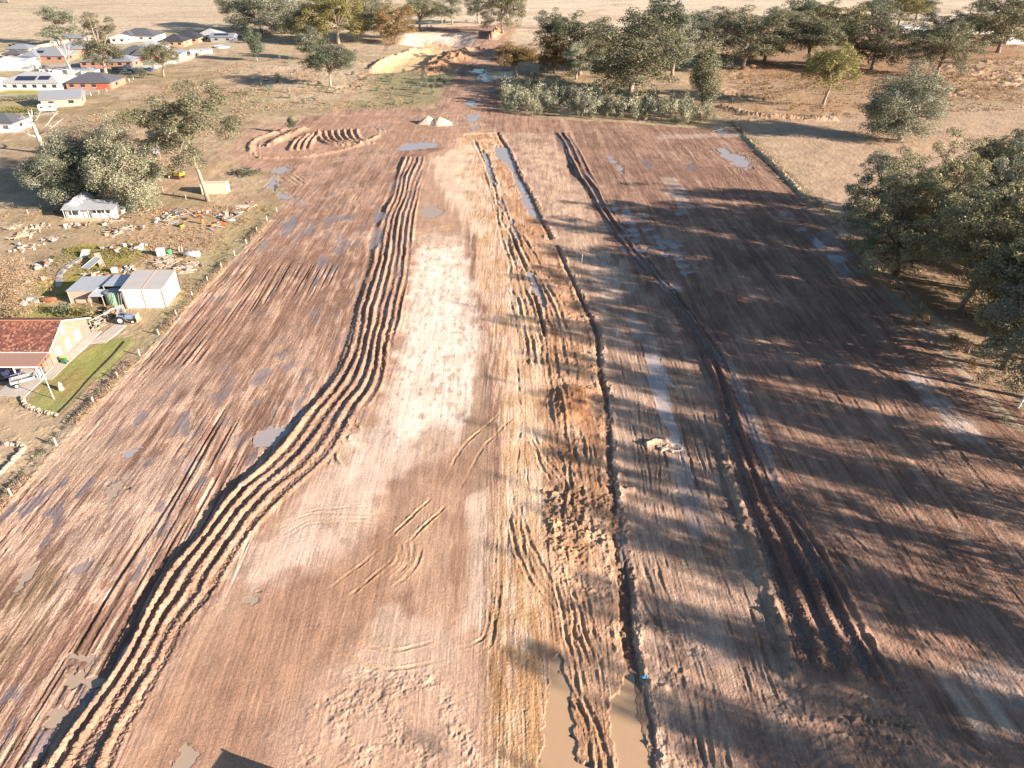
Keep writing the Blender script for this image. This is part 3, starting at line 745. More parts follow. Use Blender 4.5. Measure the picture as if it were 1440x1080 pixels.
gm = bpy.data.materials.new('soil'); gm.use_nodes = True
n = gm.node_tree.nodes; l = gm.node_tree.links; b = n['Principled BSDF']
at_ = n.new('ShaderNodeAttribute'); at_.attribute_name = 'tint'
ab = n.new('ShaderNodeAttribute'); ab.attribute_name = 'bare'
geo = n.new('ShaderNodeTexCoord')
def noise(scale, detail=6, rough=.6, stretch=None):
    x = n.new('ShaderNodeTexNoise'); x.inputs['Scale'].default_value = scale; x.inputs['Detail'].default_value = detail; x.inputs['Roughness'].default_value = rough
    mp = n.new('ShaderNodeMapping'); l.new(geo.outputs['Object'], mp.inputs[0])
    if stretch: mp.inputs['Scale'].default_value = stretch
    l.new(mp.outputs[0], x.inputs['Vector']); return x
def math_(op, a, b_=None, v=None):
    x = n.new('ShaderNodeMath'); x.operation = op
    l.new(a, x.inputs[0])
    if b_ is not None: l.new(b_, x.inputs[1])
    if v is not None: x.inputs[1].default_value = v
    return x.outputs[0]
nA = noise(3.2, 8, .7); nB = noise(.9, 6, .65, (1.0, .12, 1)); nC = noise(.22, 5, .6); nD = noise(9, 5, .7); nE = noise(4.5, 6, .7, (1.0, .07, 1))
s1 = math_('ADD', nA.outputs['Fac'], nB.outputs['Fac']); s1 = math_('ADD', s1, nC.outputs['Fac']); s1 = math_('ADD', s1, math_('MULTIPLY', math_('SUBTRACT', nE.outputs['Fac'], v=.5), ab.outputs['Fac'])); s1 = math_('ADD', s1, v=.5); s1 = math_('ADD', s1, nD.outputs['Fac'])
mr = n.new('ShaderNodeMapRange'); l.new(s1, mr.inputs[0])
mr.inputs[1].default_value = 2.05; mr.inputs[2].default_value = 2.95; mr.inputs[3].default_value = .62; mr.inputs[4].default_value = 1.38
vm = n.new('ShaderNodeVectorMath'); vm.operation = 'SCALE'
l.new(at_.outputs['Color'], vm.inputs[0]); l.new(mr.outputs[0], vm.inputs['Scale'])
dk = n.new('ShaderNodeMix'); dk.data_type = 'RGBA'; dk.blend_type = 'MULTIPLY'; dk.inputs['Factor'].default_value = 1
l.new(vm.outputs[0], dk.inputs['A'])
mr2 = n.new('ShaderNodeMapRange'); l.new(at_.outputs['Alpha'], mr2.inputs[0]); mr2.inputs[3].default_value = 1; mr2.inputs[4].default_value = .72
cc_ = n.new('ShaderNodeCombineColor')
for k_ in range(3): l.new(mr2.outputs[0], cc_.inputs[k_])
l.new(cc_.outputs[0], dk.inputs['B'])
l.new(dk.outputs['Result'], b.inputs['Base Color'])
mr3 = n.new('ShaderNodeMapRange'); l.new(at_.outputs['Alpha'], mr3.inputs[0]); mr3.inputs[3].default_value = .92; mr3.inputs[4].default_value = .10
mr3.inputs[1].default_value = .15; mr3.inputs[2].default_value = .9
l.new(mr3.outputs[0], b.inputs['Roughness'])
b.inputs['Specular IOR Level'].default_value = .25
mr5 = n.new('ShaderNodeMapRange'); l.new(at_.outputs['Alpha'], mr5.inputs[0]); mr5.inputs[3].default_value = .12; mr5.inputs[4].default_value = .7
l.new(mr5.outputs[0], b.inputs['Specular IOR Level'])
hs = math_('ADD', math_('MULTIPLY', nA.outputs['Fac'], v=.7), math_('MULTIPLY', nD.outputs['Fac'], v=.35)); hs = math_('ADD', hs, math_('MULTIPLY', math_('MULTIPLY', nB.outputs['Fac'], ab.outputs['Fac']), v=.35)); hs = math_('ADD', hs, math_('MULTIPLY', math_('MULTIPLY', nE.outputs['Fac'], ab.outputs['Fac']), v=.3))
mr4 = n.new('ShaderNodeMapRange'); l.new(at_.outputs['Alpha'], mr4.inputs[0]); mr4.inputs[3].default_value = 1.0; mr4.inputs[4].default_value = .03
mr4.inputs[1].default_value = 0; mr4.inputs[2].default_value = .8
bp = n.new('ShaderNodeBump'); bp.inputs['Distance'].default_value = .22
bf_ = math_('ADD', math_('MULTIPLY', ab.outputs['Fac'], v=.6), v=.4)
l.new(math_('MULTIPLY', mr4.outputs[0], bf_), bp.inputs['Strength']); l.new(hs, bp.inputs['Height']); l.new(bp.outputs[0], b.inputs['Normal'])
me.materials.append(gm)

# water sheets
def water_mat(name, rgb, rough):
    m = bpy.data.materials.new(name); m.use_nodes = True
    nn = m.node_tree.nodes; ll = m.node_tree.links; bb = nn['Principled BSDF']
    tc = nn.new('ShaderNodeTexCoord'); nz = nn.new('ShaderNodeTexNoise'); nz.inputs['Scale'].default_value = 1.2; nz.inputs['Detail'].default_value = 3
    ll.new(tc.outputs['Object'], nz.inputs['Vector'])
    mx = nn.new('ShaderNodeMix'); mx.data_type = 'RGBA'
    mx.inputs['A'].default_value = tuple(c*.93 for c in rgb)+(1,); mx.inputs['B'].default_value = tuple(c*1.07 for c in rgb)+(1,)
    ll.new(nz.outputs['Fac'], mx.inputs['Factor']); ll.new(mx.outputs['Result'], bb.inputs['Base Color'])
    bp_ = nn.new('ShaderNodeBump'); bp_.inputs['Strength'].default_value = .02; bp_.inputs['Distance'].default_value = .02
    ll.new(nz.outputs['Fac'], bp_.inputs['Height']); ll.new(bp_.outputs[0], bb.inputs['Normal'])
    bb.inputs['Roughness'].default_value = rough; bb.inputs['IOR'].default_value = 1.33; bb.inputs['Specular IOR Level'].default_value = .8
    return m
WM = {0: water_mat('clear_water', (.16, .22, .25), .03), 1: water_mat('sky_tinted_water', (.40, .36, .345), .04), 3: water_mat('silty_water', (.45, .345, .255), .05), 2: water_mat('muddy_water', (.52, .35, .21), .06)}  # cloudy base colour paled to stand in for bright sky reflection
for poly, label, lev, mud in PUD:
    cx = sum(p[0] for p in poly)/len(poly); cy = sum(p[1] for p in poly)/len(poly)
    pl = smooth_poly(list(poly)+[poly[0]], 3)[:-1]
    d0 = []
    for (x, y) in pl:
        dx, dy = x-cx, y-cy; L_ = math.hypot(dx, dy)+1e-6; e = .35 + .004*cy
        d0.append((x-cx+dx/L_*e, y-cy+dy/L_*e, 0))
    m_ = bpy.data.meshes.new('puddle'); m_.from_pydata(d0, [], [tuple(range(len(d0)))])
    m_.materials.append(WM[0 if mud < .05 else (1 if mud < .55 else (3 if mud < .95 else 2))])
    o = bpy.data.objects.new('puddle', m_); col.objects.link(o); o.location = (cx, cy, lev)
    tag(o, label, kind='structure')
# ================================================================ trees
def leaf_mat(name, a, b_, c):
    m = bpy.data.materials.new(name); m.use_nodes = True
    n = m.node_tree.nodes; l = m.node_tree.links; p = n['Principled BSDF']
    at_ = n.new('ShaderNodeAttribute'); at_.attribute_name = 'leaf'
    oi = n.new('ShaderNodeObjectInfo')
    rp = n.new('ShaderNodeValToRGB'); rp.color_ramp.elements[0].color = a+(1,); rp.color_ramp.elements[0].position = .1
    rp.color_ramp.elements[1].color = c+(1,); rp.color_ramp.elements[1].position = .95
    e = rp.color_ramp.elements.new(.55); e.color = b_+(1,)
    l.new(at_.outputs['Fac'], rp.inputs[0])
    hsv = n.new('ShaderNodeHueSaturation')
    mr = n.new('ShaderNodeMapRange'); mr.inputs[3].default_value = .8; mr.inputs[4].default_value = 1.25
    l.new(oi.outputs['Random'], mr.inputs[0]); l.new(mr.outputs[0], hsv.inputs['Value']); l.new(rp.outputs[0], hsv.inputs['Color'])
    l.new(hsv.outputs[0], p.inputs['Base Color'])
    p.inputs['Roughness'].default_value = .55; p.inputs['Specular IOR Level'].default_value = .3
    tr = n.new('ShaderNodeBsdfTranslucent'); l.new(hsv.outputs[0], tr.inputs['Color'])
    mx = n.new('ShaderNodeMixShader'); mx.inputs[0].default_value = .22
    l.new(p.outputs[0], mx.inputs[1]); l.new(tr.outputs[0], mx.inputs[2]); l.new(mx.outputs[0], n['Material Output'].inputs['Surface'])
    return m
LEAF = dict(
    olive=leaf_mat('olive_leaves', (.105, .113, .068), (.19, .19, .115), (.33, .305, .18)),
    grey=leaf_mat('grey_green_leaves', (0.156, 0.180, 0.127), (0.266, 0.281, 0.203), (0.423, 0.423, 0.300)),
    dark=leaf_mat('dark_green_leaves', (0.067, 0.093, 0.062), (0.127, 0.159, 0.103), (0.240, 0.259, 0.152)),
    yellow=leaf_mat('yellow_green_leaves', (0.120, 0.122, 0.048), (0.240, 0.224, 0.083), (0.360, 0.308, 0.123)),
    rust=leaf_mat('orange_tinged_leaves', (0.150, 0.112, 0.056), (0.312, 0.213, 0.088), (0.500, 0.312, 0.125)),
    teal=leaf_mat('blue_green_leaves', (0.155, 0.185, 0.116), (0.313, 0.306, 0.182), (0.594, 0.481, 0.248)),
    dry=leaf_mat('dry_twigs', (.26, .17, .10), (.40, .28, .175), (.52, .39, .26)),
    sap=leaf_mat('sapling_leaves', (0.180, 0.196, 0.127), (0.330, 0.330, 0.226), (0.496, 0.480, 0.330)))
BARK = mat('pale_bark', (.34, .28, .225), .9, var=.3, scale=1.5, bump=.3)
BARKD = mat('dark_bark', (.20, .15, .115), .95, var=.3, scale=1.5, bump=.3)
BONE = mat('bleached_wood', (.50, .43, .36), .9, var=.2, scale=1.2)

def leaves_mesh(name, cen, rad, cnt, size, seed, squash=.8, droop=.0, upbias=.35):
    """thousands of leaf-cluster faces in clumps around limb ends"""
    r = np.random.RandomState(seed)
    P = []; Nn = []; Cc = []; S = []
    for c, R_, k in zip(cen, rad, cnt):
        d = r.normal(size=(k, 3)); d /= np.linalg.norm(d, axis=1)[:, None]
        keep = (d[:, 2] > -.35) | (r.rand(k) < .4); d = d[keep]; k = len(d)
        # lumpy radius
        lump = 1 + .25*np.sin(d[:, 0]*5+seed)*np.sin(d[:, 1]*6+c[0])*np.sin(d[:, 2]*5+c[2])
        rr = R_*(.42 + .62*r.rand(k)**.45)*lump
        p = d*rr[:, None]; p[:, 2] *= squash; p += np.array(c)
        nn = d + r.normal(size=(k, 3))*.62; nn[:, 2] += upbias
        nn /= np.linalg.norm(nn, axis=1)[:, None]
        tone = r.uniform(-.16, .16)
        P.append(p); Nn.append(nn); S.append(size*(.6+.8*r.rand(k)))
        Cc.append(np.clip(.5 + tone + r.normal(size=k)*.20, 0, 1))
    P = np.concatenate(P); Nn = np.concatenate(Nn); S = np.concatenate(S); Cc = np.concatenate(Cc); k = len(P)
    a = np.cross(Nn, r.normal(size=(k, 3))); a[:, 2] -= droop; a /= np.linalg.norm(a, axis=1)[:, None]
    b_ = np.cross(Nn, a); b_ /= np.linalg.norm(b_, axis=1)[:, None]
    S = S[:, None]
    bend = Nn*S*.22
    V = np.stack([P - a*S, P - b_*S*.48 + bend, P + a*S, P + b_*S*.48 + bend], axis=1).reshape(-1, 3).astype(np.float32)
    me_ = bpy.data.meshes.new(name)
    me_.vertices.add(4*k); me_.vertices.foreach_set('co', V.ravel())
    me_.loops.add(4*k); me_.polygons.add(k)
    me_.loops.foreach_set('vertex_index', np.arange(4*k, dtype=np.int32))
    me_.polygons.foreach_set('loop_start', np.arange(0, 4*k, 4, dtype=np.int32)); me_.polygons.foreach_set('loop_total', np.full(k, 4, np.int32))
    at_ = me_.attributes.new('leaf', 'FLOAT', 'FACE'); at_.data.foreach_set('value', Cc.astype(np.float32))
    me_.update()
    return me_

def skeleton(seed, Ht, cw, base, nl, nsub, lean=.05, hf=.3, trunk_r=.42, bare_limbs=False):
    rr = random.Random(seed)
    mb = MB(); tips = []
    fork = Vector((rr.uniform(-lean, lean)*Ht, rr.uniform(-lean, lean)*Ht, hf*Ht))
    mb.tube([(0, 0, -.4), (fork.x*.15, fork.y*.1, hf*Ht*.3), (fork.x*.5, fork.y*.6, hf*Ht*.65), fork], [trunk_r*1.35, trunk_r, trunk_r*.85, trunk_r*.75], 9)
    top = Vector((fork.x*1.6, fork.y*1.6, Ht*.93))
    cz = (base+.96)/2*Ht; rz_ = (.98-base)/2*Ht; rx = cw/2
    for i in range(nl):
        az = 2*math.pi*(i/nl) + rr.uniform(-.5, .5)
        el = rr.choice([-.8, -.45, -.1, .2, .5, .9]) + rr.uniform(-.15, .15)
        if i == 0: el = 1.35
        k = rr.uniform(.78, 1.0)
        tip = Vector((math.cos(az)*math.cos(el)*rx*k + fork.x, math.sin(az)*math.cos(el)*rx*k + fork.y, cz + math.sin(el)*rz_*k))
        st = fork.lerp(top, rr.uniform(0, .35) if i else 0)
        mid = st.lerp(tip, .5) + Vector((rr.uniform(-.5, .5), rr.uniform(-.5, .5), rr.uniform(-.3, 1.0)))*(.05*Ht)
        r0 = trunk_r*rr.uniform(.38, .6)
        mb.tube([st - Vector((0, 0, .2)), mid, st.lerp(tip, .88)], [r0, r0*.62, r0*.2], 6)
        tips.append((tip, 1.0)); tips.append((mid.lerp(tip, .45), .8))
        for j in range(nsub):
            s0 = mid.lerp(tip, rr.uniform(0, .6))
            dv = Vector((rr.gauss(0, 1), rr.gauss(0, 1), rr.gauss(.3, .7))).normalized()*(cw*rr.uniform(.14, .26))
            e = s0 + dv
            q = Vector(((e.x-fork.x)/rx, (e.y-fork.y)/rx, (e.z-cz)/rz_))
            if q.length > 1.0: e = Vector((fork.x + q.x/q.length*rx, fork.y + q.y/q.length*rx, cz + q.z/q.length*rz_))
            mb.tube([s0, s0.lerp(e, .5)+Vector((0, 0, .12)), e], [r0*.4, r0*.25, r0*.1], 5, False)
            tips.append((e, rr.uniform(.6, 1.0)))
    return mb, tips

TREES = {}
def variant(key, seed, Ht, cw, base, nl, nsub, blob, nleaf, size, kind='olive', hf=.3, squash=.8, bark=None, lean=.05, trunk_r=.42, droop=0):
    mb, tips = skeleton(seed, Ht, cw, base, nl, nsub, lean, hf, trunk_r)
    rr = random.Random(seed+1)
    cen = [t for t, _ in tips]; rad = [blob*s*rr.uniform(.75, 1.25) for _, s in tips]
    tot = sum(x*x for x in rad); cnt = [max(12, int(nleaf*x*x/tot)) for x in rad]
    cm = leaves_mesh('crown', cen, rad, cnt, size, seed, squash, droop)
    zs = [c.z + r_*squash for c, r_ in zip(cen, rad)]; xs = [math.hypot(c.x, c.y)+r_ for c, r_ in zip(cen, rad)]
    TREES[key] = dict(mb=mb, crown=cm, H=sorted(zs)[int(len(zs)*.93)], W=2*sorted(xs)[int(len(xs)*.62)], trunk=None, bark=bark or BARK)
# distant gums
for i in range(4): variant('gum%d' % i, 100+i*11, 20, 16.5, .0, 15, 9, 1.5, 26000, .185, hf=.24)
for i in range(3): variant('tall%d' % i, 200+i*7, 22, 11.5, .08, 14, 6, 1.35, 18000, .18, hf=.3)
variant('dense0', 301, 16, 14, -.08, 18, 10, 1.7, 52000, .15, hf=.12, trunk_r=.4, squash=.95)
variant('dense1', 309, 18, 13, -.08, 18, 10, 1.65, 52000, .15, hf=.12, trunk_r=.4, squash=1.0)
variant('column0', 401, 20, 6.4, .03, 12, 4, 1.8, 22000, .18, hf=.1, trunk_r=.3, squash=1.1)
variant('column1', 409, 12, 5.4, .03, 10, 4, 1.3, 10000, .17, hf=.1, trunk_r=.2, squash=1.1)
variant('ragged', 781, 24, 17, .26, 10, 6, 1.5, 24000, .17, hf=.40, trunk_r=.30, lean=.07)
# grove close to the work area: finer leaves
for i in range(5): variant('near%d' % i, 500+i*13, 22, 14.5, .02, 17, 9, 1.2, 36000, .155, hf=.26, trunk_r=.36, bark=BARKD, squash=.75)
for i in range(3): variant('open%d' % i, 560+i*9, 22, 14, .08, 20, 9, 1.05, 18000, .16, hf=.3, trunk_r=.3, bark=BARKD, squash=.8)
# young trees and scrub
for i in range(4): variant('sap%d' % i, 600+i*5, 4.6, 2.5, .05, 5, 3, .62, 420, .19, hf=.12, trunk_r=.05, squash=1.25)
for i in range(3): variant('bush%d' % i, 650+i*5, 1.6, 2.6, .05, 5, 3, .55, 300, .16, hf=.1, trunk_r=.04)
variant('twiggy0', 690, 7.0, 7.5, .1, 16, 9, .8, 15000, .075, hf=.1, trunk_r=.12)
_used = {}
def plant(name, key, u=None, v=None, top=None, wpx=None, label='', cat='tree', group=None, leaf='olive', rz=None, xy=None, Ht=None, Wd=None, bark=None):
    T = TREES[key]
    if xy is None: xy = g(u, v)
    if Ht is None: Ht = height_of(u, v, top)
    if Wd is None:
        dep = xy[1]*CP + H*SP
        Wd = wpx/F*dep*1.12
    sx = Wd/T['W']; sz = Ht/T['H']
    rr = random.Random(int(xy[0]*13+xy[1]*7))
    z = hz(*xy)
    o = thing(name, label, cat, (xy[0], xy[1], z-.05), rr.uniform(0, 6.28) if rz is None else rz, group, (sx, sx, sz))
    bk = bark or T['bark']
    if T['trunk'] is None:
        t = T['mb'].build('trunk', bk, o, smooth=True); T['trunk'] = t.data
    else:
        t = bpy.data.objects.new('trunk', T['trunk']); col.objects.link(t); t.parent = o
    if t.data.materials[0] != bk:
        t.material_slots[0].link = 'OBJECT'; t.material_slots[0].material = bk
    c = bpy.data.objects.new('crown', T['crown']); col.objects.link(c); c.parent = o
    if not T['crown'].materials: T['crown'].materials.append(LEAF['olive'])
    c.material_slots[0].link = 'OBJECT'; c.material_slots[0].material = LEAF[leaf]
    return o

FAR = [
 ('gum_tree','tall1',88,64,12,42,'lone two-lobed gum tree in the pale paddock behind the left houses','grey'),
 ('gum_tree','tall0',150,107,28,48,'tall open gum with white trunk standing among the houses','olive'),
 ('gum_tree','gum1',230,107,62,40,'bushy gum at the corner of the housing estate by the grey fence','olive'),
 ('bush','bush0',203,110,97,11,'small round dark bush left of the corner gum','dark'),
 ('column_tree','column1',362,86,46,19,'narrow column tree standing alone beside the estate','dark'),
 ('gum_tree','gum0',368,51,-8,66,'white trunked gum at the left end of the far tree belt','grey'),
 ('gum_tree','gum2',345,40,-14,50,'gum tree behind the white trunked gum, nearest the pale paddock','olive'),
 ('gum_tree','gum3',402,47,-6,52,'grey gum between the white trunked gum and the dark tree','grey'),
 ('gum_tree','dense0',430,60,16,50,'dark bluish dense tree in the far left tree belt','teal'),
 ('column_tree','column1',437,84,44,27,'upright grey-green tree just behind the dark gum','grey'),
 ('gum_tree','gum1',465,122,64,54,'dark rounded gum standing forward in the dry scrub','dark'),
 ('gum_tree','gum2',476,62,-6,70,'largest yellow-green gum in the far left belt','yellow'),
 ('gum_tree','tall2',503,54,26,26,'small yellow tree at the foot of the largest yellow-green gum','yellow'),
 ('gum_tree','gum3',536,53,5,48,'gum with dark crown left of the white cut','olive'),
 ('gum_tree','gum0',556,62,12,42,'brown-tinged gum directly at the edge of the white cut','rust'),
 ('gum_tree','gum1',590,43,-2,48,'gum with dark trunk behind the white cut','olive'),
 ('gum_tree','tall0',621,33,-12,22,'slim gum, left one of the pair with white trunks','grey'),
 ('gum_tree','tall1',636,35,-12,22,'slim gum, right one of the pair with white trunks','grey'),
 ('gum_tree','tall2',672,33,-4,28,'small leaning gum alone on the pale field edge','grey'),
 ('gum_tree','gum2',706,48,-12,52,'large gum with thick white trunk above the pond','olive'),
 ('gum_tree','gum3',515,40,-8,44,'gum at the back of the belt between the yellow and dark crowns','grey'),
 ('gum_tree','gum0',455,36,-12,50,'tall pale gum rising behind the dark bluish tree','grey'),
 ('gum_tree','gum1',727,108,64,52,'orange tinged spreading tree right beside the pond','rust'),
 ('gum_tree','gum3',779,103,50,42,'orange topped gum second from the pond','rust'),
 ('gum_tree','gum2',782,86,22,50,'dark green gum behind the two orange tinged trees','dark'),
 ('gum_tree','gum0',815,106,28,60,'grey-barked gum with olive top right of the orange tinged trees','olive'),
 ('gum_tree','tall1',810,112,62,32,'thin grey sapling-like gum in front of its larger neighbour','grey'),
 ('gum_tree','gum1',850,100,48,48,'dark gum filling the gap left of the biggest gum','teal'),
 ('gum_tree','gum3',887,134,36,108,'biggest spreading gum, its trunk just behind the young plantation','olive'),
 ('gum_tree','gum0',927,98,4,84,'tall dark green gum behind the biggest gum','dark'),
 ('gum_tree','tall2',945,106,32,46,'grey leaning gum with bare pale limbs beside the tall column tree','grey'),
 ('column_tree','column0',985,162,66,40,'tall leafy column tree at the right end of the plantation','olive'),
 ('gum_tree','gum2',990,74,18,62,'grey gum behind the tall column tree','grey'),
 ('gum_tree','gum1',1018,70,22,48,'grey-brown gum at the back between two olive crowns','grey'),
 ('gum_tree','gum0',1044,97,20,78,'wide olive gum right of the tall column tree with a dark forked trunk','olive'),
 ('gum_tree','gum3',1075,86,22,64,'dense gum next right of the wide olive gum','olive'),
 ('gum_tree','gum1',1137,96,26,84,'broad gum with low branches over the reddish ground','olive'),
 ('gum_tree','gum2',1130,52,0,52,'dark gum rising behind the broad low-branched gum','dark'),
 ('gum_tree','gum0',1168,60,8,54,'yellowish gum behind and right of the broad low-branched gum','yellow'),
 ('gum_tree','gum3',1226,98,28,78,'spreading gum with pale forked trunk on the reddish ground','olive'),
 ('gum_tree','tall1',1222,50,-2,50,'grey gum behind the spreading pale-forked gum','grey'),
 ('gum_tree','gum1',1262,40,-12,56,'bright green gum near the top of the far right belt','yellow'),
 ('gum_tree','gum2',1316,109,40,68,'leaning gum with its crown swept right on the reddish ground','olive'),
 ('gum_tree','gum0',1325,70,22,56,'rusty gum behind the leaning gum','grey'),
 ('gum_tree','tall0',1352,55,2,44,'dark gum beside the white shed at the far right','dark'),
 ('gum_tree','tall2',1376,50,20,30,'small orange-leaved gum in the far right belt','rust'),
 ('gum_tree','gum3',1403,74,-4,74,'large gum with dark trunk at the far right corner','olive'),
 ('gum_tree','gum1',1434,56,4,50,'gum cut off by the edge at the far right corner','grey'),
 ('gum_tree','gum0',1288,28,-8,40,'small dark gum on the skyline paddock right of the bright green gum','dark'),
 ('gum_tree','gum2',1098,60,14,46,'gum at the back between the dense gum and the dark gum','grey'),
 ('gum_tree','gum1',1157,149,70,60,'lone yellow-green gum standing forward in the dry paddock','yellow'),
 ('gum_tree','dense1',1266,198,110,82,'lone blue-grey tree with leaves down to the ground in the ploughed paddock','grey'),
 ('gum_tree','tall1',12,4,-30,30,'gum at the far left top above the houses','grey'),
]
for nm, key, u, v, top, wp, lab, lf in FAR:
    plant(nm, key, u, v, top, wp, lab, 'bush' if nm == 'bush' else 'tree', None, lf)
# left hand yard
plant('dense_tree','dense1',98,288,208,74,'leftmost of the big silver-grey trees behind the white cottage','tree','silver-grey trees behind the cottage','grey')
plant('dense_tree','dense0',136,282,196,84,'middle one of the big silver-grey trees behind the white cottage','tree','silver-grey trees behind the cottage','grey')
plant('gum_tree','dense1',184,298,194,72,'greener tree with pale trunks at the right end of the white cottage','tree','silver-grey trees behind the cottage','sap')
plant('gum_tree','tall0',212,268,205,36,'small dark tree half hidden behind the greener tree','tree','silver-grey trees behind the cottage','dark')
plant('gum_tree','ragged',293,283,126,104,'tall ragged gum with bare trunk leaning over the cream container','tree',None,'olive',rz=.6)
plant('young_tree','column1',411,188,169,9,'lone thin young tree beside the curved tyre ridges','tree',None,'dark')
plant('bush','bush1',347,246,237,34,'low green bush beside the lane above the container','bush',None,'dark')
plant('bush','sap1',186,308,288,14,'grey bush at the right corner of the white cottage','bush',None,'grey')
plant('bush','twiggy0',18,448,372,92,'leafless orange-brown bush behind the tiled house','bush',None,'dry')
plant('bush','bush2',112,446,428,30,'yellow-green bush between the lean-to and the tiled house','bush',None,'yellow')
plant('bush','bush0',90,442,426,22,'darker green bush on the grass behind the tiled house','bush',None,'dark')
plant('bush','bush2',66,216,203,14,'spiky yellowish bush at the foot of the dead tree','bush',None,'yellow')

# grove along the right fence
NEAR = [(73.6, 142, 18, 'slender gum at the far end of the right grove, nearest the ploughed paddock'),
 (82, 139, 20, 'gum second from the far end of the right grove'),
 (72.6, 128, 19, 'small gum against the fence at the far end of the grove'),
 (97, 142.714, 20, 'gum at the back of the grove with the lightest green crown'),
 (105, 151.198, 22, 'tall green gum at the back right of the grove'),
 (112, 137.055, 20, 'sparse gum with bare white branches at the back right of the grove'),
 (83, 121.549, 22, 'broad blue-green gum in the middle of the grove'),
 (76, 112.615, 21, 'gum leaning to the fence in the middle of the grove'),
 (93, 118.143, 23, 'tallest gum in the middle of the grove'),
 (79, 99.1758, 22, 'blue-green gum nearer the camera against the fence'),
 (88, 106.11, 24, 'yellow-green gum nearer the camera, second row of the grove'),
 (72.8, 94.2769, 21, 'gum with dark leaning trunk beside the fence near the frame edge'),
 (99, 103.352, 22, 'gum at the right edge with rusty leaves'),
 (72.2, 86.3055, 20, 'gum with a leaning dark limb at the near end of the visible grove'),
 (85, 94.2747, 23, 'gum at the right edge with dark trunk'),
 (107, 123.923, 20, 'gum deep in the grove behind the rusty leaves')]
LV = ['grey','teal','teal','olive','teal','teal','grey','teal','grey','teal','olive','teal','rust','grey','olive','dark']
for i, (x, y, hh, lab) in enumerate(NEAR):
    plant('gum_tree', 'near%d' % (i % 5), label=lab, group='gums of the grove beside the right fence', leaf=LV[i], xy=(x, y-4), Ht=hh*.96, Wd=12.2+(i*7 % 5)*.6)
OUT = [(76.8,72.0,25.5),(87.7,68.7,23.0),(78.2,60.4,23.0),(90.0,56.7,23.0),(76.9,50.5,23.0),(88.0,46.4,24.0),(78.9,38.1,24.5),(77.4,28.9,23.0),(88.2,22.6,24.0),(77.4,16.8,23.0),(90.4,9.2,24.0),(76.1,6.9,23.0),(91.1,-0.8,24.0),(78.5,-5.7,24.5),(78.5,-16.1,24.5),(89.0,-19.7,23.0),(79.4,-28.1,23.0),(91.4,-35.1,21.0),(77.7,-38.3,24.5),(91.8,-44.9,24.0),(79.0,-49.9,24.5)]
for i, (x, y, hh) in enumerate(OUT):
    plant('gum_tree', 'open%d' % (i % 3), label='gum tree of the grove whose long shadow crosses the graded field', group='gums of the grove nearer the camera', leaf=LV[(i*5) % 16], xy=(x, y), Ht=hh, Wd=6.6+(i*5 % 4)*.8)

def poly_in(x, y, poly):
    r_ = False; n_ = len(poly)
    for i in range(n_):
        x0, y0 = poly[i]; x1, y1 = poly[(i+1) % n_]
        if (y0 > y) != (y1 > y) and x < (x1-x0)*(y-y0)/(y1-y0)+x0: r_ = not r_
    return r_
# dry weeds along the left fence and the right fence
def weeds(label, pts, n_, hh, leaf, seed, wd=.5):
    x0, y0 = pts[0]; rr = random.Random(seed); cen = []; rad = []
    L_ = sum(math.dist(a, b_) for a, b_ in zip(pts[:-1], pts[1:]))
    for k in range(n_):
        s_ = L_*rr.random()
        for a, b_ in zip(pts[:-1], pts[1:]):
            q = math.dist(a, b_)
            if s_ <= q: break
            s_ -= q
        if vn(np.array([k*0+s_/7.0+a[1]/9]), np.array([a[1]/11.0]), seed)[0] < -.25: continue
        x = a[0]+(b_[0]-a[0])*s_/q + rr.gauss(0, wd); y = a[1]+(b_[1]-a[1])*s_/q
        r_ = hh*rr.uniform(.5, 1.2); cen.append((x-x0, y-y0, hz(x, y)+r_*.35)); rad.append(r_*.7)
    me_ = leaves_mesh('weeds', cen, rad, [26]*len(cen), .10, seed, 1.0)
    me_.materials.append(LEAF[leaf]); o = bpy.data.objects.new('weeds', me_); col.objects.link(o); o.location = (x0, y0, 0)
    tag(o, label, 'weeds', kind='stuff')
weeds('dry weeds growing along the post and wire fence of the left field', [(-58.2, 34), (-57.9, 62), (-57.6, 81), (-57.1, 101), (-54.6, 158)], 900, .6, 'dry', 3, .35)
weeds('dark weeds in the shade side of the left fence', [(-59.0, 34), (-58.6, 62), (-58.2, 81), (-57.8, 101), (-55.2, 158)], 380, .5, 'olive', 4, .25)
weeds('dry grass tufts along the fence in front of the grove', [(74.2, 250), (72.8, 190), (72.2, 149), (71.8, 126), (71.5, 70)], 1100, .55, 'dry', 5, .7)
weeds('dry tussocks along the ditch at the top right corner of the field', W([(1010,150),(1060,163),(1120,166),(1180,170)]), 300, .9, 'dry', 6, 2.0)
def weeds_area(label, pts, n_, hh, leaf, seed, k=16, size=.12):
    P = W(pts); xs = [p[0] for p in P]; ys = [p[1] for p in P]; rr = random.Random(seed); cen = []; rad = []
    x0, y0 = P[0]
    for _ in range(n_*6):
        if len(cen) >= n_: break
        x = rr.uniform(min(xs), max(xs)); y = rr.uniform(min(ys), max(ys))
        if not poly_in(x, y, P) or vn(np.array([x/14]), np.array([y/14]), seed)[0] + .5*vn(np.array([x/4]), np.array([y/4]), seed+1)[0] < rr.uniform(-.3, .5): continue
        r_ = hh*rr.uniform(.4, 1.3); cen.append((x-x0, y-y0, hz(x, y)+r_*.3)); rad.append(r_*.8)
    me_ = leaves_mesh('grass', cen, rad, [k]*len(cen), size, seed, .8)
    me_.materials.append(LEAF[leaf]); o = bpy.data.objects.new('grass', me_); col.objects.link(o); o.location = (x0, y0, 0)
    tag(o, label, 'grass', kind='stuff')
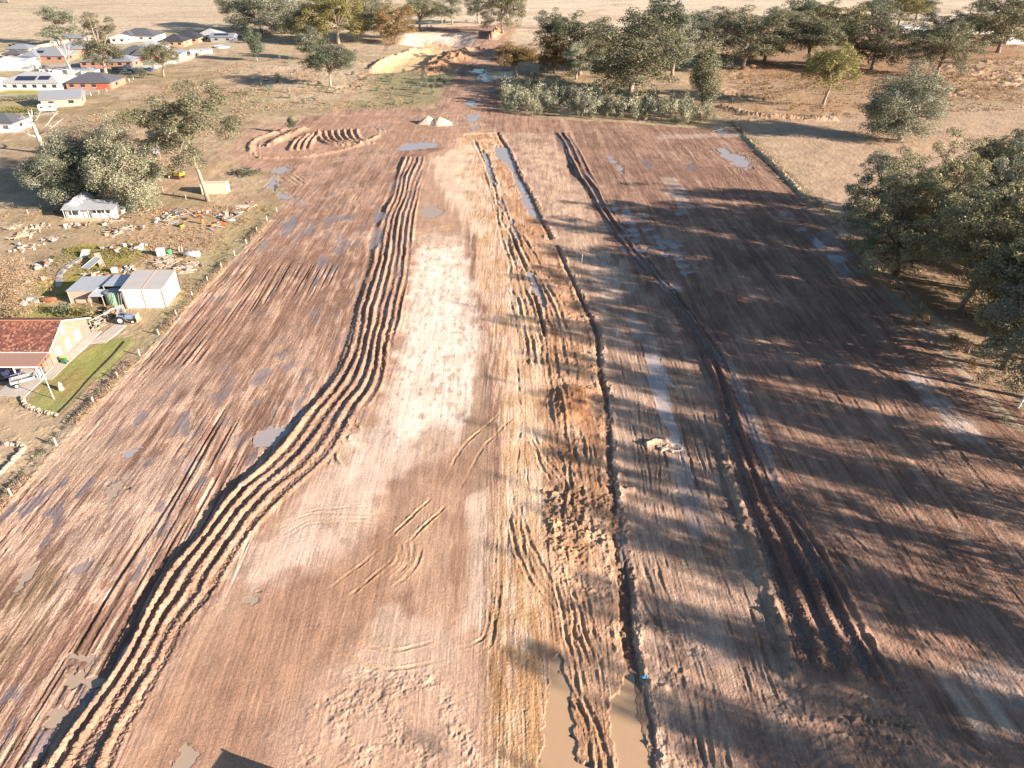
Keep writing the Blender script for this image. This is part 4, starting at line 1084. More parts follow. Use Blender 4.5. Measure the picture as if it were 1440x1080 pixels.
weeds_area('rank weeds growing through the scrap of the yard', [(0,300),(200,290),(390,290),(260,420),(170,400),(60,440),(0,440)], 900, .45, 'dry', 21)
weeds_area('greenish weeds round the lean-to', [(60,350),(200,345),(160,400),(90,420),(50,400)], 420, .5, 'yellow', 22)
weeds_area('dry tussock grass of the paddock left of the dirt track', [(100,170),(200,130),(330,90),(520,85),(600,150),(470,158),(360,165),(250,240),(60,250)], 2600, .55, 'dry', 23, 12, .2)
weeds_area('dry tussock grass of the rough paddock at the upper right', [(1000,100),(1440,80),(1440,155),(1200,165),(1060,175),(1000,160)], 2600, .6, 'dry', 24, 12, .22)
weeds_area('grey scrub plants of the rough paddock at the upper right', [(1000,100),(1440,80),(1440,145),(1200,155),(1060,165),(1000,160)], 500, .8, 'rust', 25, 16, .22)
weeds_area('leaf litter and low growth under the grove', [(1180,300),(1260,330),(1440,560),(1440,300),(1300,240)], 900, .4, 'dry', 26)
# young plantation right of the dirt road: individual saplings
rs = random.Random(5)
def saplings(poly_px, n_, hmin, hmax, label, group, leafs, keys, name='young_tree', cat='young tree', mind=1.2):
    P = W(poly_px); xs = [p[0] for p in P]; ys = [p[1] for p in P]; pts = []; tries = 0
    while len(pts) < n_ and tries < 20000:
        tries += 1
        x = rs.uniform(min(xs), max(xs)); y = rs.uniform(min(ys), max(ys))
        if not poly_in(x, y, P): continue
        if any((x-a)**2+(y-b_)**2 < mind*mind for a, b_ in pts): continue
        pts.append((x, y))
        hh = rs.uniform(hmin, hmax)
        plant(name, rs.choice(keys), label=label, cat=cat, group=group, leaf=rs.choice(leafs), xy=(x, y), Ht=hh, Wd=hh*rs.uniform(.42, .62) if hh > 2.5 else hh*rs.uniform(.7, 1.3))
SK = ['sap0', 'sap1', 'sap2', 'sap3']
saplings([(706,158),(704,140),(722,122),(760,124),(820,134),(880,146),(950,152),(1000,160),(1010,172),(962,177),(900,171),(760,165)], 240, 2.6, 7.6,
         'young grey-green tree of the dense plantation beside the dirt road', 'young trees of the plantation', ['sap', 'sap', 'sap', 'grey'], SK, mind=1.6)
saplings([(590,112),(625,104),(628,120),(605,138),(575,142)], 14, 2.5, 4.2, 'young dark tree in the clump left of the dirt road', 'young trees left of the dirt road', ['grey', 'dark'], SK)
saplings([(480,110),(600,100),(600,150),(480,152)], 30, .9, 2.2, 'low grey shrub scattered over the green patch left of the dirt road', 'low shrubs left of the dirt road', ['sap', 'grey', 'dark'], ['bush0', 'bush1', 'bush2', 'sap0'], 'shrub', 'shrub', 3)
saplings([(300,92),(360,88),(500,70),(510,105),(470,150),(330,150)], 46, .8, 2.6, 'low grey shrub scattered over the dry scrub right of the estate', 'low shrubs in the dry scrub', ['sap', 'grey', 'dark'], ['bush0', 'bush1', 'bush2', 'sap2'], 'shrub', 'shrub', 3)
saplings([(1010,100),(1130,110),(1200,150),(1060,165),(1000,155)], 26, .7, 2.0, 'low brown-green shrub in the paddock right of the plantation', 'low shrubs right of the plantation', ['rust', 'grey'], ['bush0', 'bush1', 'bush2'], 'shrub', 'shrub', 4)
saplings([(840,104),(980,128),(960,145),(760,115)], 18, .8, 2.2, 'low shrub under the biggest gum', 'low shrubs under the biggest gum', ['grey', 'dark'], ['bush0', 'bush1', 'sap2'], 'shrub', 'shrub', 4)
saplings([(1200,100),(1440,90),(1440,150),(1300,150)], 26, .6, 1.8, 'low rusty shrub on the reddish ground at the far right', 'low shrubs on the reddish ground', ['rust', 'dry', 'grey'], ['bush0', 'bush1', 'bush2'], 'shrub', 'shrub', 4)
saplings([(1186,340),(1210,330),(1440,590),(1440,620),(1400,590)], 22, .8, 2.2, 'low shrub in the strip between the right fence and the grove', 'low shrubs beside the right fence', ['dry', 'olive', 'rust'], ['bush0', 'bush1', 'bush2'], 'shrub', 'shrub', 2)
saplings([(555,28),(700,28),(700,42),(560,42)], 12, 1.0, 2.6, 'small tree of the row behind the white cut', 'small trees behind the white cut', ['sap'], SK, mind=6)

# dead tree
mb = MB(); rr = random.Random(4)
x0, y0 = g(66, 217); hh = height_of(66, 217, 157)
mb.tube([(0, 0, -.3), (-.6, 0, hh*.3), (-1.0, 0, hh*.65), (-1.2, .2, hh)], [.8, .6, .42, .08], 8)
for a, z_, L_, el in ((0, .45, 9, .5), (.5, .5, 8, .7), (3.1, .55, 4, .9), (2.8, .7, 3.5, .8), (.2, .75, 3, .9), (3.6, .4, 5, .5), (1.5, .85, 2.5, .9)):
    s0 = Vector((-.8, 0, hh*z_)); e = s0 + Vector((math.cos(a)*L_, math.sin(a)*L_*.5, L_*el))
    m1 = s0.lerp(e, .45) + Vector((0, 0, -.5))
    mb.tube([s0, m1, e], [.26, .16, .05], 6)
    for j in range(4):
        s1 = m1.lerp(e, rr.uniform(0, .8)); mb.tube([s1, s1 + Vector((rr.uniform(-1, 1.6), rr.uniform(-1, 1), rr.uniform(.2, 1.4)))], [.08, .03], 4)
t = thing('dead_tree', 'bleached leafless dead tree behind the silver-grey trees', 'tree', (x0, y0, hz(x0, y0)))
mb.build('trunk', BONE, t, smooth=True)
mb = MB(); x0, y0 = g(103, 109)
mb.tube([(0, 0, -.3), (-.3, 0, 5), (-1, 0, 9)], [.55, .45, .3], 8)
for dx, dz in ((-4, 14), (-2.5, 13), (2.5, 13.5), (.5, 15), (3.4, 11)): mb.tube([(-.6, 0, 7), (dx*.5, .2, 10), (dx, .3, dz)], [.3, .2, .05], 6)
t = thing('dead_tree', 'bare white forked tree standing between the white sheds and the red garage door', 'tree', (x0, y0, hz(x0, y0)))
mb.build('trunk', BONE, t, smooth=True)
t = bpy.data.objects.new('x', None); bpy.data.objects.remove(t)
# ================================================================ buildings and yard things
def M_(n_, rgb, **k): return mat(n_, rgb, **k)
TIN = M_('galvanised_tin', (.48, .51, .54), rough=.42, metal=.35, var=.12, scale=.8, spec=.4)
TIND = M_('weathered_tin', (.36, .37, .38), rough=.6, metal=.2, var=.25, scale=1.2)
TINW = M_('pale_tin', (.62, .65, .67), rough=.45, metal=.2, var=.1, scale=.8)
SHEDW = M_('cream_white_cladding', (.78, .77, .70), rough=.6, var=.04, scale=.5)
SHEDR = M_('dusty_grey_roof', (.44, .43, .41), rough=.7, var=.12, scale=.7)
TRIM = M_('brown_trim', (.33, .22, .16), rough=.7)
WHITE = M_('white_paint', (.80, .79, .76), rough=.6, var=.05)
OFFW = M_('weathered_white_board', (.64, .63, .60), rough=.75, var=.2, scale=1.5)
CREAMM = M_('cream_steel', (.72, .62, .44), rough=.55, var=.05)
GREENT = M_('tank_green', (.22, .36, .24), rough=.5, var=.08)
DGREEN = M_('bin_green', (.04, .16, .07), rough=.5); YELL = M_('lid_yellow', (.72, .50, .06), rough=.5)
GLASS = M_('dark_window_glass', (.035, .045, .055), rough=.08, spec=.7, var=.1)
ROOFD = M_('charcoal_roof', (.115, .12, .135), rough=.6, var=.12, scale=1.5)
ROOFG = M_('blue_grey_roof', (.25, .27, .30), rough=.55, var=.1, scale=1.5)
ROOFL = M_('light_grey_roof', (.40, .41, .42), rough=.55, var=.1, scale=1.5)
ROOFB = M_('dark_metal_roof', (.06, .065, .075), rough=.5, var=.1)
REDB = M_('red_brick_far', (.40, .215, .15), rough=.9, var=.15, scale=3)
ORB = M_('orange_brick_far', (.47, .29, .19), rough=.9, var=.12, scale=3)
RENDER = M_('pale_render', (.74, .71, .66), rough=.85, var=.05)
TANW = M_('tan_cladding', (.42, .33, .27), rough=.8, var=.08)
GARD = M_('red_garage_door', (.42, .12, .07), rough=.6, var=.05)
SOLAR = M_('solar_cells', (.03, .035, .07), rough=.15, spec=.7, var=.15)
CONC = M_('concrete', (.50, .46, .40), rough=.9, var=.12, scale=.8, bump=.15)
RUSTM = M_('rusty_steel', (.27, .12, .06), rough=.85, var=.35, scale=3)
WOOD = M_('grey_timber', (.42, .36, .29), rough=.9, var=.25, scale=3, stretch=(1, 6, 6))
WOODP = M_('fresh_timber', (.62, .46, .29), rough=.85, var=.2, scale=3)
BLACK = M_('tyre_rubber', (.03, .03, .032), rough=.9); DKM = M_('dark_steel', (.06, .065, .07), rough=.6)
ORNG = M_('safety_orange', (.68, .20, .04), rough=.5); MYEL = M_('machine_yellow', (.66, .36, .05), rough=.5, var=.15)
BLUE = M_('tractor_blue', (.20, .27, .36), rough=.5, var=.2); CARB = M_('car_blue', (.06, .14, .30), rough=.3, spec=.6)
SILV = M_('pale_car_paint', (.45, .46, .47), rough=.3, spec=.6); STONE = M_('pale_rock', (.42, .36, .28), rough=.95, var=.25, scale=2, bump=.4)
GRAV = M_('pale_gravel', (.62, .50, .37), rough=.95, var=.15, scale=5, bump=.5)
BLUEP = M_('blue_plastic', (.12, .38, .62), rough=.4)

def brick_mat(name, c1, c2, mortar, sc_=1.0):
    m = bpy.data.materials.new(name); m.use_nodes = True
    n = m.node_tree.nodes; l = m.node_tree.links; b = n['Principled BSDF']
    tc = n.new('ShaderNodeTexCoord'); sx = n.new('ShaderNodeSeparateXYZ'); cx = n.new('ShaderNodeCombineXYZ'); ad = n.new('ShaderNodeMath')
    l.new(tc.outputs['Object'], sx.inputs[0]); l.new(sx.outputs[0], ad.inputs[0]); l.new(sx.outputs[1], ad.inputs[1]); l.new(ad.outputs[0], cx.inputs[0]); l.new(sx.outputs[2], cx.inputs[1])
    br = n.new('ShaderNodeTexBrick'); l.new(cx.outputs[0], br.inputs['Vector'])
    br.inputs['Color1'].default_value = c1+(1,); br.inputs['Color2'].default_value = c2+(1,); br.inputs['Mortar'].default_value = mortar+(1,)
    br.inputs['Scale'].default_value = 1.0*sc_; br.inputs['Brick Width'].default_value = .34; br.inputs['Row Height'].default_value = .13; br.inputs['Mortar Size'].default_value = .012
    l.new(br.outputs['Color'], b.inputs['Base Color']); b.inputs['Roughness'].default_value = .9
    return m
BRICK = brick_mat('salmon_brick', (.40, .235, .165), (.27, .15, .105), (.38, .32, .27))
def tile_mat():
    m = bpy.data.materials.new('mottled_terracotta_tiles'); m.use_nodes = True
    n = m.node_tree.nodes; l = m.node_tree.links; b = n['Principled BSDF']
    tc = n.new('ShaderNodeTexCoord'); mp = n.new('ShaderNodeMapping'); mp.inputs['Scale'].default_value = (3.4, 3.0, 3.0)
    l.new(tc.outputs['Object'], mp.inputs[0])
    vo = n.new('ShaderNodeTexVoronoi'); vo.distance = 'CHEBYCHEV'; vo.inputs['Scale'].default_value = 1; vo.inputs['Randomness'].default_value = .35; l.new(mp.outputs[0], vo.inputs['Vector'])
    nz = n.new('ShaderNodeTexNoise'); nz.inputs['Scale'].default_value = .9; nz.inputs['Detail'].default_value = 4; l.new(tc.outputs['Object'], nz.inputs['Vector'])
    sp = n.new('ShaderNodeSeparateColor'); l.new(vo.outputs['Color'], sp.inputs[0])
    ad = n.new('ShaderNodeMath'); ad.operation = 'MULTIPLY_ADD'; l.new(nz.outputs['Fac'], ad.inputs[0]); ad.inputs[1].default_value = 1.0; l.new(sp.outputs[0], ad.inputs[2])
    mr = n.new('ShaderNodeMapRange'); mr.inputs[1].default_value = .45; mr.inputs[2].default_value = 1.5; l.new(ad.outputs[0], mr.inputs[0])
    rp = n.new('ShaderNodeValToRGB'); e = rp.color_ramp.elements
    e[0].color = (.10, .055, .045, 1); e[1].color = (.38, .19, .125, 1); e[1].position = .9
    for p_, c_ in ((.3, (.14, .055, .04, 1)), (.6, (.20, .075, .05, 1)), (.78, (.29, .115, .07, 1))):
        q = e.new(p_); q.color = c_
    l.new(mr.outputs[0], rp.inputs[0]); l.new(rp.outputs[0], b.inputs['Base Color']); b.inputs['Roughness'].default_value = .8
    bp = n.new('ShaderNodeBump'); bp.inputs['Strength'].default_value = .6; bp.inputs['Distance'].default_value = .06; l.new(vo.outputs['Distance'], bp.inputs['Height']); l.new(bp.outputs[0], b.inputs['Normal'])
    return m
TILE = tile_mat()

def rib_mat(name, rgb, period=.25, axis=0, rough=.5, metal=.2):
    m = bpy.data.materials.new(name); m.use_nodes = True
    n = m.node_tree.nodes; l = m.node_tree.links; b = n['Principled BSDF']
    tc = n.new('ShaderNodeTexCoord'); wv = n.new('ShaderNodeTexWave'); wv.bands_direction = 'XYZ'[axis]; wv.inputs['Scale'].default_value = .314/period
    l.new(tc.outputs['Object'], wv.inputs['Vector'])
    nz = n.new('ShaderNodeTexNoise'); nz.inputs['Scale'].default_value = .7; nz.inputs['Detail'].default_value = 5; l.new(tc.outputs['Object'], nz.inputs['Vector'])
    mx = n.new('ShaderNodeMix'); mx.data_type = 'RGBA'; mx.inputs['A'].default_value = tuple(c*.85 for c in rgb)+(1,); mx.inputs['B'].default_value = tuple(min(1, c*1.12) for c in rgb)+(1,)
    l.new(nz.outputs['Fac'], mx.inputs['Factor']); l.new(mx.outputs['Result'], b.inputs['Base Color'])
    b.inputs['Roughness'].default_value = rough; b.inputs['Metallic'].default_value = metal
    bp = n.new('ShaderNodeBump'); bp.inputs['Strength'].default_value = .5; bp.inputs['Distance'].default_value = .03; l.new(wv.outputs['Fac'], bp.inputs['Height']); l.new(bp.outputs[0], b.inputs['Normal'])
    return m
RIBW = rib_mat('ribbed_cream_cladding', (.82, .81, .76), .4, 0, .6, 0); RIBR = rib_mat('ribbed_grey_roofing', (.50, .48, .455), .3, 0, .6, .1)
RIBT = rib_mat('corrugated_tin', (.55, .58, .61), .2, 0, .4, .3)

def part(name, m, parent, fn, bevel=0, smooth=False):
    mb = MB(); fn(mb); return mb.build(name, m, parent, bevel=bevel, smooth=smooth)

def hip_roof(mb, x0, y0, x1, y1, z0, zr, over=.55, gable=False, th=.18):
    """hip (or gable) roof over a rectangle, ridge along the longer side"""
    a0, b0, a1, b1 = x0-over, y0-over, x1+over, y1+over
    w, d = a1-a0, b1-b0
    alongx = w >= d; ins = 0 if gable else min(w, d)/2
    if alongx: r0 = (a0+ins, (b0+b1)/2, zr); r1 = (a1-ins, (b0+b1)/2, zr)
    else: r0 = ((a0+a1)/2, b0+ins, zr); r1 = ((a0+a1)/2, b1-ins, zr)
    c = [(a0, b0, z0), (a1, b0, z0), (a1, b1, z0), (a0, b1, z0)]
    cb = [(x, y, z-th) for x, y, z in c]
    vs_ = c + cb + [r0, r1]
    if alongx: fs = [(0, 1, 9, 8), (2, 3, 8, 9), (3, 0, 8), (1, 2, 9)]
    else: fs = [(0, 1, 8), (1, 2, 9, 8), (2, 3, 9), (3, 0, 8, 9)]
    fs += [(1, 0, 4, 5), (2, 1, 5, 6), (3, 2, 6, 7), (0, 3, 7, 4), (4, 7, 6, 5)]
    mb.add(vs_, fs)

def house(name, label, u, v, w, d, wh, rh, wall, roof, garage=None, gdoor=None, solar=(), wing=None, nwin=3, rz=0.0, gable=False, group='houses of the estate'):
    x, y = g(u, v)
    t = thing(name, label, 'house', (x, y, 0.02), rz, group)
    z0 = wh+.02
    def walls(mb):
        mb.box((w/2, d/2, wh/2-.1), (w, d, wh+.2))
        if wing: mb.box((wing[0]+wing[1]/2, -wing[2]/2+.3, wh/2-.1), (wing[1], wing[2]+.6, wh+.2-.01))
    part('wall', wall, t, walls)
    def rf(mb):
        hip_roof(mb, 0, 0, w, d, z0, z0+rh, gable=gable)
    r_ = part('roof', roof, t, rf)
    if wing:
        def rf2(mb): hip_roof(mb, wing[0], -wing[2], wing[0]+wing[1], d*.6, z0+.03, z0+rh*.8)
        part('roof', roof, t, rf2)
    for (sx_, sy_, sw, sd_) in solar:
        # panel lying on the front slope
        slope = math.atan2(rh, d/2+.55)
        mb = MB(); yy = sy_; zz = z0 + rh*(yy+.55)/(d/2+.55) + .14
        mb.box((0, 0, 0), (sw, sd_, .06), rx=slope); mb.build('solar_panel', SOLAR, t, loc=(sx_+sw/2, yy, zz))
    xs = [w*(i+.5)/nwin for i in range(nwin)]
    for xx in xs:
        if garage and garage-.2 < xx < garage+3.4+2: continue
        if wing and wing[0]-1 < xx < wing[0]+wing[1]+1: continue
        f = part('window', GLASS, t, lambda mb: mb.box((xx, -.02, wh*.55), (1.7, .10, 1.15)))
        part('frame', WHITE, f, lambda mb: mb.box((xx, -.045, wh*.55-.62), (1.85, .12, .09)))
    if garage is not None:
        part('garage_door', gdoor or OFFW, t, lambda mb: mb.box((garage+2.5, -.03 - (wing[2] if wing else 0), 1.1), (5.0, .10, 2.2)))
    part('window', GLASS, t, lambda mb: mb.box((w+.02, d*.4, wh*.55), (.10, 1.6, 1.1)))
    return t

house('brick_house', 'red brick house with charcoal hip roof and red garage door nearest the paddock', 95, 126, 18, 13, 2.7, 2.9, REDB, ROOFD, garage=12, gdoor=GARD, nwin=4)
house('rendered_house', 'white house with grey hip roof, large solar array and green lawn in front', 2, 127, 24, 15, 2.8, 3.0, RENDER, ROOFL, solar=((6, 2.6, 8, 3.2), (15, 2.9, 4.5, 2.8)), nwin=6)
house('long_shed', 'low tan building with dark sloping roof at the near edge of the estate', 60, 152, 13, 11, 2.8, 2.2, TANW, ROOFG, nwin=2, gable=True, rz=.35)
house('brick_house', 'brick house with blue-grey roof and small solar array behind the white shed', 33, 87, 21, 13, 2.7, 3.0, REDB, ROOFG, solar=((5, 2.6, 5, 2.0),), wing=(1, 8, 3), nwin=4)
house('brick_house', 'orange brick house with pale blue-grey roof below the two-lobed gum', 82, 76, 18, 14, 2.7, 3.0, ORB, ROOFG, wing=(8, 8, 3), nwin=4, rz=.12)
house('brick_house', 'red brick house with grey roof just left of the tall open gum', 114, 95, 12.5, 10, 2.7, 2.4, REDB, ROOFG, nwin=3)
house('brick_house', 'red brick house with solar panels on its lower roof right of the tall open gum', 152, 95, 12, 10, 2.7, 2.3, REDB, ROOFG, solar=((2, 2.2, 3.5, 1.8),), nwin=3)
house('brick_house', 'red brick house with dark double hip roof behind the parked utes', 163, 85, 16, 14, 2.8, 3.2, REDB, ROOFD, wing=(10, 6, 3), nwin=4)
house('rendered_house', 'white walled house with charcoal roof facing the far paddock', 168, 58, 21, 15, 2.8, 3.4, RENDER, ROOFD, wing=(1, 8, 3), nwin=4)
house('rendered_house', 'small white building with white roof left of the charcoal roofed house', 156, 61, 9, 8, 2.8, 1.4, RENDER, WHITE, nwin=2)
house('brick_house', 'orange brick house with black hip roof at the head of the street', 226, 66, 13, 12, 2.8, 3.0, ORB, ROOFB, nwin=3)
house('brick_house', 'long house with black roof behind the orange brick house', 243, 61, 15, 13, 2.8, 3.0, ORB, ROOFB, nwin=3)
house('rendered_house', 'pale walled house with light grey hip roof at the far right of the estate', 275, 58, 14, 14, 2.8, 3.2, RENDER, ROOFL, nwin=3)
house('long_shed', 'dark grey shed with a row of solar panels at the far right of the estate', 297, 60, 13, 8, 3.0, 1.6, TIND, ROOFG, solar=((2, 2.0, 8, 2.0),), nwin=2, gable=True)
house('rendered_house', 'house with pale grey roof in the middle of the estate left of the corner gum', 190, 75, 14, 12, 2.7, 2.6, RENDER, ROOFL, nwin=3)
house('long_shed', 'small grey shed right of the corner gum', 243, 82, 5, 6, 2.5, 1.0, RENDER, ROOFG, nwin=1, gable=True)
house('brick_house', 'house with flat grey roof half cut off behind the large white shed', 5, 84, 9, 9, 2.6, 1.8, TANW, ROOFD, nwin=2)
house('brick_house', 'low dark roofed building in front of the brown street at the far left', 10, 76, 12, 9, 2.6, 1.8, TANW, ROOFG, nwin=2)
house('long_shed', 'long grey roofed building below the two-lobed gum tree', 78, 60, 17, 8, 2.5, 1.4, TANW, ROOFG, nwin=3, gable=True)
house('rendered_house', 'white walled house with dark roof cut off by the left edge, below the hedge', -22, 186, 10, 10, 2.8, 2.2, RENDER, ROOFD, nwin=2)
house('rendered_house', 'white house cut off by the left edge beside the solar roofed house', -34, 130, 9, 12, 2.8, 2.2, RENDER, ROOFL, nwin=1)

def shed(name, label, u, v, w, d, h0, h1, wall, roof, rz=0.0, doors=0, group='sheds of the estate', cat='shed'):
    x, y = g(u, v); t = thing(name, label, cat, (x, y, .02), rz, group)
    def wl(mb):
        mb.add([(0, 0, -.2), (w, 0, -.2), (w, d, -.2), (0, d, -.2), (0, 0, h0), (w, 0, h0), (w, d, h1), (0, d, h1)],
               [(3, 2, 1, 0), (4, 5, 6, 7), (0, 1, 5, 4), (1, 2, 6, 5), (2, 3, 7, 6), (3, 0, 4, 7)])
    part('wall', wall, t, wl)
    def rf(mb):
        o = .2; s = (h1-h0)/d
        b0, b1 = h0-s*o+.01, h1+s*o+.01
        q = [(-o, -o, b0), (w+o, -o, b0), (w+o, d+o, b1), (-o, d+o, b1)]
        mb.add(q+[(a, b_, c+.09) for a, b_, c in q], [(3, 2, 1, 0), (4, 5, 6, 7), (0, 1, 5, 4), (1, 2, 6, 5), (2, 3, 7, 6), (3, 0, 4, 7)])
    part('roof', roof, t, rf)
    for i in range(doors):
        ww = w/doors
        part('sliding_door', wall, t, lambda mb: mb.box((ww*(i+.5), -.05, h0*.46), (ww-.16, .08, h0*.9)))
    return t
shed('white_shed', 'largest white shed with flat white roof at the left edge of the estate', -6, 100, 15, 11, 4.2, 4.6, WHITE, WHITE, doors=2)
shed('white_shed', 'long low white shed behind the red brick house', 76, 108, 16, 6, 2.6, 2.9, WHITE, WHITE, doors=3)
shed('white_shed', 'small white shed at the right end of the long low white shed', 116, 109, 6, 5, 2.5, 2.8, WHITE, TINW)
shed('garden_shed', 'little white shed standing alone behind the grey paddock fence', 72, 64, 3.5, 3, 2.2, 2.4, WHITE, WHITE)
shed('garden_shed', 'white flat box shed beside the grey boundary fence right of the corner gum', 268, 76, 5, 3, 2.0, 2.1, WHITE, TINW)
shed('garden_shed', 'pale grey box shed nearest the end of the boundary fence', 283, 76, 5, 3, 2.0, 2.1, TINW, TINW)
shed('garden_shed', 'green roofed lean-to beside the trunk of the corner gum', 203, 97, 5, 4, 2.1, 2.3, TIND, GREENT)
shed('white_shed', 'white shed far behind the trees at the upper right', 1270, 46, 16, 8, 3.4, 3.8, WHITE, TINW)
shed('white_shed', 'low white building half hidden by the far right gums', 1352, 48, 20, 8, 3.0, 3.3, WHITE, WHITE)
shed('white_shed', 'white shelter glimpsed past the farthest right gum', 1415, 62, 14, 6, 2.6, 3.0, WHITE, WHITE)

# big cream-white shed beside the field
sx, sy = -66.4, 110.3
t = thing('farm_shed', 'large cream-white shed with grey roof and two sliding doors beside the field fence', 'shed', (sx, sy, 0), R(1.5))
w, d, h0, h1 = 6.8, 6.4, 3.45, 4.05
part('wall', RIBW, t, lambda mb: mb.add([(0, 0, -.2), (w, 0, -.2), (w, d, -.2), (0, d, -.2), (0, 0, h0), (w, 0, h0), (w, d, h1), (0, d, h1)],
     [(3, 2, 1, 0), (4, 5, 6, 7), (0, 1, 5, 4), (1, 2, 6, 5), (2, 3, 7, 6), (3, 0, 4, 7)]))
def rf(mb):
    o = .18; q = [(-o, -o, h0-.01), (w+o, -o, h0-.01), (w+o, d+o, h1+.03), (-o, d+o, h1+.03)]
    mb.add(q+[(a, b_, c+.10) for a, b_, c in q], [(3, 2, 1, 0), (4, 5, 6, 7), (0, 1, 5, 4), (1, 2, 6, 5), (2, 3, 7, 6), (3, 0, 4, 7)])
r0 = part('roof', RIBR, t, rf)
s_ = math.atan2(h1-h0, d)
part('ridge_strip', mat('tan_strip', (.50, .38, .28), .8), r0, lambda mb: mb.box((w*.52, d/2, (h0+h1)/2+.135), (.28, d+.3, .03), rx=s_))
part('gutter', WHITE, r0, lambda mb: mb.box((w/2, -.24, h0+.04), (w+.4, .12, .14)))
for i in (0, 1):
    dd = part('sliding_door', RIBW, t, lambda mb: mb.box((w*(.26+.48*i), -.07, 1.62), (w*.45, .08, 3.2)))
    part('handle', DKM, dd, lambda mb: mb.box((w*(.26+.48*i)+.9, -.13, 1.2), (.06, .05, .3)))
for xx in (.02, w*.5, w-.02): part('door_frame', TRIM, t, lambda mb: mb.box((xx, -.05, h0/2-.02), (.14, .14, h0-.05)))
part('downpipe', WHITE, t, lambda mb: mb.cyl((w+.1, d-.2, 0), (w+.1, d-.2, h1-.2), .06, 8))

def slab(name, label, corners, z, th, m, cat, legs=True, wallm=None, group=None, wall_sides=()):
    """roof sheet on posts, corners in order, with optional walls"""
    cx = sum(c[0] for c in corners)/4; cy = sum(c[1] for c in corners)/4
    zs = z if hasattr(z, '__len__') else [z]*4
    t = thing(name, label, cat, (cx, cy, 0), 0, group)
    L_ = [(c[0]-cx, c[1]-cy) for c in corners]
    part('roof', m, t, lambda mb: mb.add([(x, y, zz) for (x, y), zz in zip(L_, zs)]+[(x, y, zz+th) for (x, y), zz in zip(L_, zs)],
         [(3, 2, 1, 0), (4, 5, 6, 7), (0, 1, 5, 4), (1, 2, 6, 5), (2, 3, 7, 6), (3, 0, 4, 7)]))
    if legs:
        for (x, y), zz in zip(L_, zs): part('post', WOOD, t, lambda mb: mb.cyl((x*.95, y*.95, -.2), (x*.95, y*.95, zz+.02), .07, 6))
    for k in wall_sides:
        (xa, ya), (xb, yb) = L_[k], L_[(k+1) % 4]; za, zb = zs[k], zs[(k+1) % 4]
        s = .93
        part('wall', wallm, t, lambda mb: mb.add([(xa*s, ya*s, -.2), (xb*s, yb*s, -.2), (xb*s, yb*s, zb-.02), (xa*s, ya*s, za-.02), (xa*s*.98, ya*s*.98, -.2), (xb*s*.98, yb*s*.98, -.2), (xb*s*.98, yb*s*.98, zb-.02), (xa*s*.98, ya*s*.98, za-.02)],
             [(0, 1, 2, 3), (7, 6, 5, 4), (0, 4, 5, 1), (1, 5, 6, 2), (2, 6, 7, 3), (3, 7, 4, 0)]))
    return t
slab('lean_to', 'open timber lean-to with pale tin roof, left of the green tank', [g(92, 409, 2.4), g(134, 408, 2.4), g(161, 389, 2.4), g(115.5, 391, 2.4)], [2.3, 2.3, 2.6, 2.6], .07, RIBT, 'shed', True, WOOD, 'tin roofed lean-tos', (0, 3, 2))
slab('lean_to', 'small tin roof squeezed between the lean-to and the cream-white shed', [(-71.2, 113.2), (-66.9, 113.2), (-66.9, 117.6), (-71.0, 117.6)], [2.75, 2.75, 2.95, 2.95], .07, RIBT, 'shed', True, WOOD, 'tin roofed lean-tos', (2,))
slab('lean_to', 'lowest bluish tin roof behind the green tank', [(-72.6, 110.6), (-70.2, 110.6), (-70.2, 113.1), (-72.6, 113.1)], [2.0, 2.0, 2.2, 2.2], .06, TINW, 'shed', True, WOOD, 'tin roofed lean-tos')

x, y = -69.0, 112.0
t = thing('water_tank', 'round pale green water tank beside the cream-white shed', 'water tank', (x, y, 0))
mb = MB()
for k in range(9): mb.cyl((0, 0, -.1+k*.28), (0, 0, .18+k*.28-.02), 1.32+(.03 if k % 2 else 0), 28)
mb.build('barrel', GREENT, t, smooth=False)
part('lid', TIND, t, lambda mb: mb.tube([(0, 0, 2.42), (0, 0, 2.62)], [1.36, .3], 28))
part('pipe', WHITE, t, lambda mb: mb.tube([(1.2, -.3, 2.3), (1.7, -.3, 2.6), (2.3, .3, 2.9)], .05, 6))
t = thing('ladder', 'grey ladder leaning on the cream-white shed beside the tank', 'ladder', (-66.75, 110.0, 0))
mb = MB()
for s in (-.22, .22): mb.tube([(s, -.9, 0), (s, .1, 2.9)], .03, 5)
for k in range(9): mb.tube([(-.22, -.9+.1*k+.05, .15+.29*k), (.22, -.9+.1*k+.05, .15+.29*k)], .02, 5)
mb.build('rail', TIN, t)

# white cottage
x, y = -100.2, 155.0
t = thing('cottage', 'small white weatherboard cottage with tin roof under the silver-grey trees', 'house', (x, y, 0), R(1.5))
w, d, wh = 11.2, 6.4, 2.35
part('wall', OFFW, t, lambda mb: mb.box((w/2, d/2, wh/2-.1), (w, d, wh+.2)))
def rf(mb):
    q = [(-.3, -.9, 2.3), (w+.3, -.9, 2.3), (w+.3, 2.9, 3.4), (-.3, 2.9, 3.4)]
    mb.add(q+[(a, b_, c+.07) for a, b_, c in q], [(3, 2, 1, 0), (4, 5, 6, 7), (0, 1, 5, 4), (1, 2, 6, 5), (2, 3, 7, 6), (3, 0, 4, 7)])
    q = [(3.5, 2.9, 3.4), (w+.3, 2.9, 3.4), (w+.3, 6.8, 2.4), (3.5, 6.8, 2.4)]
    mb.add(q+[(a, b_, c+.07) for a, b_, c in q], [(3, 2, 1, 0), (4, 5, 6, 7), (0, 1, 5, 4), (1, 2, 6, 5), (2, 3, 7, 6), (3, 0, 4, 7)])
part('roof', RIBT, t, rf)
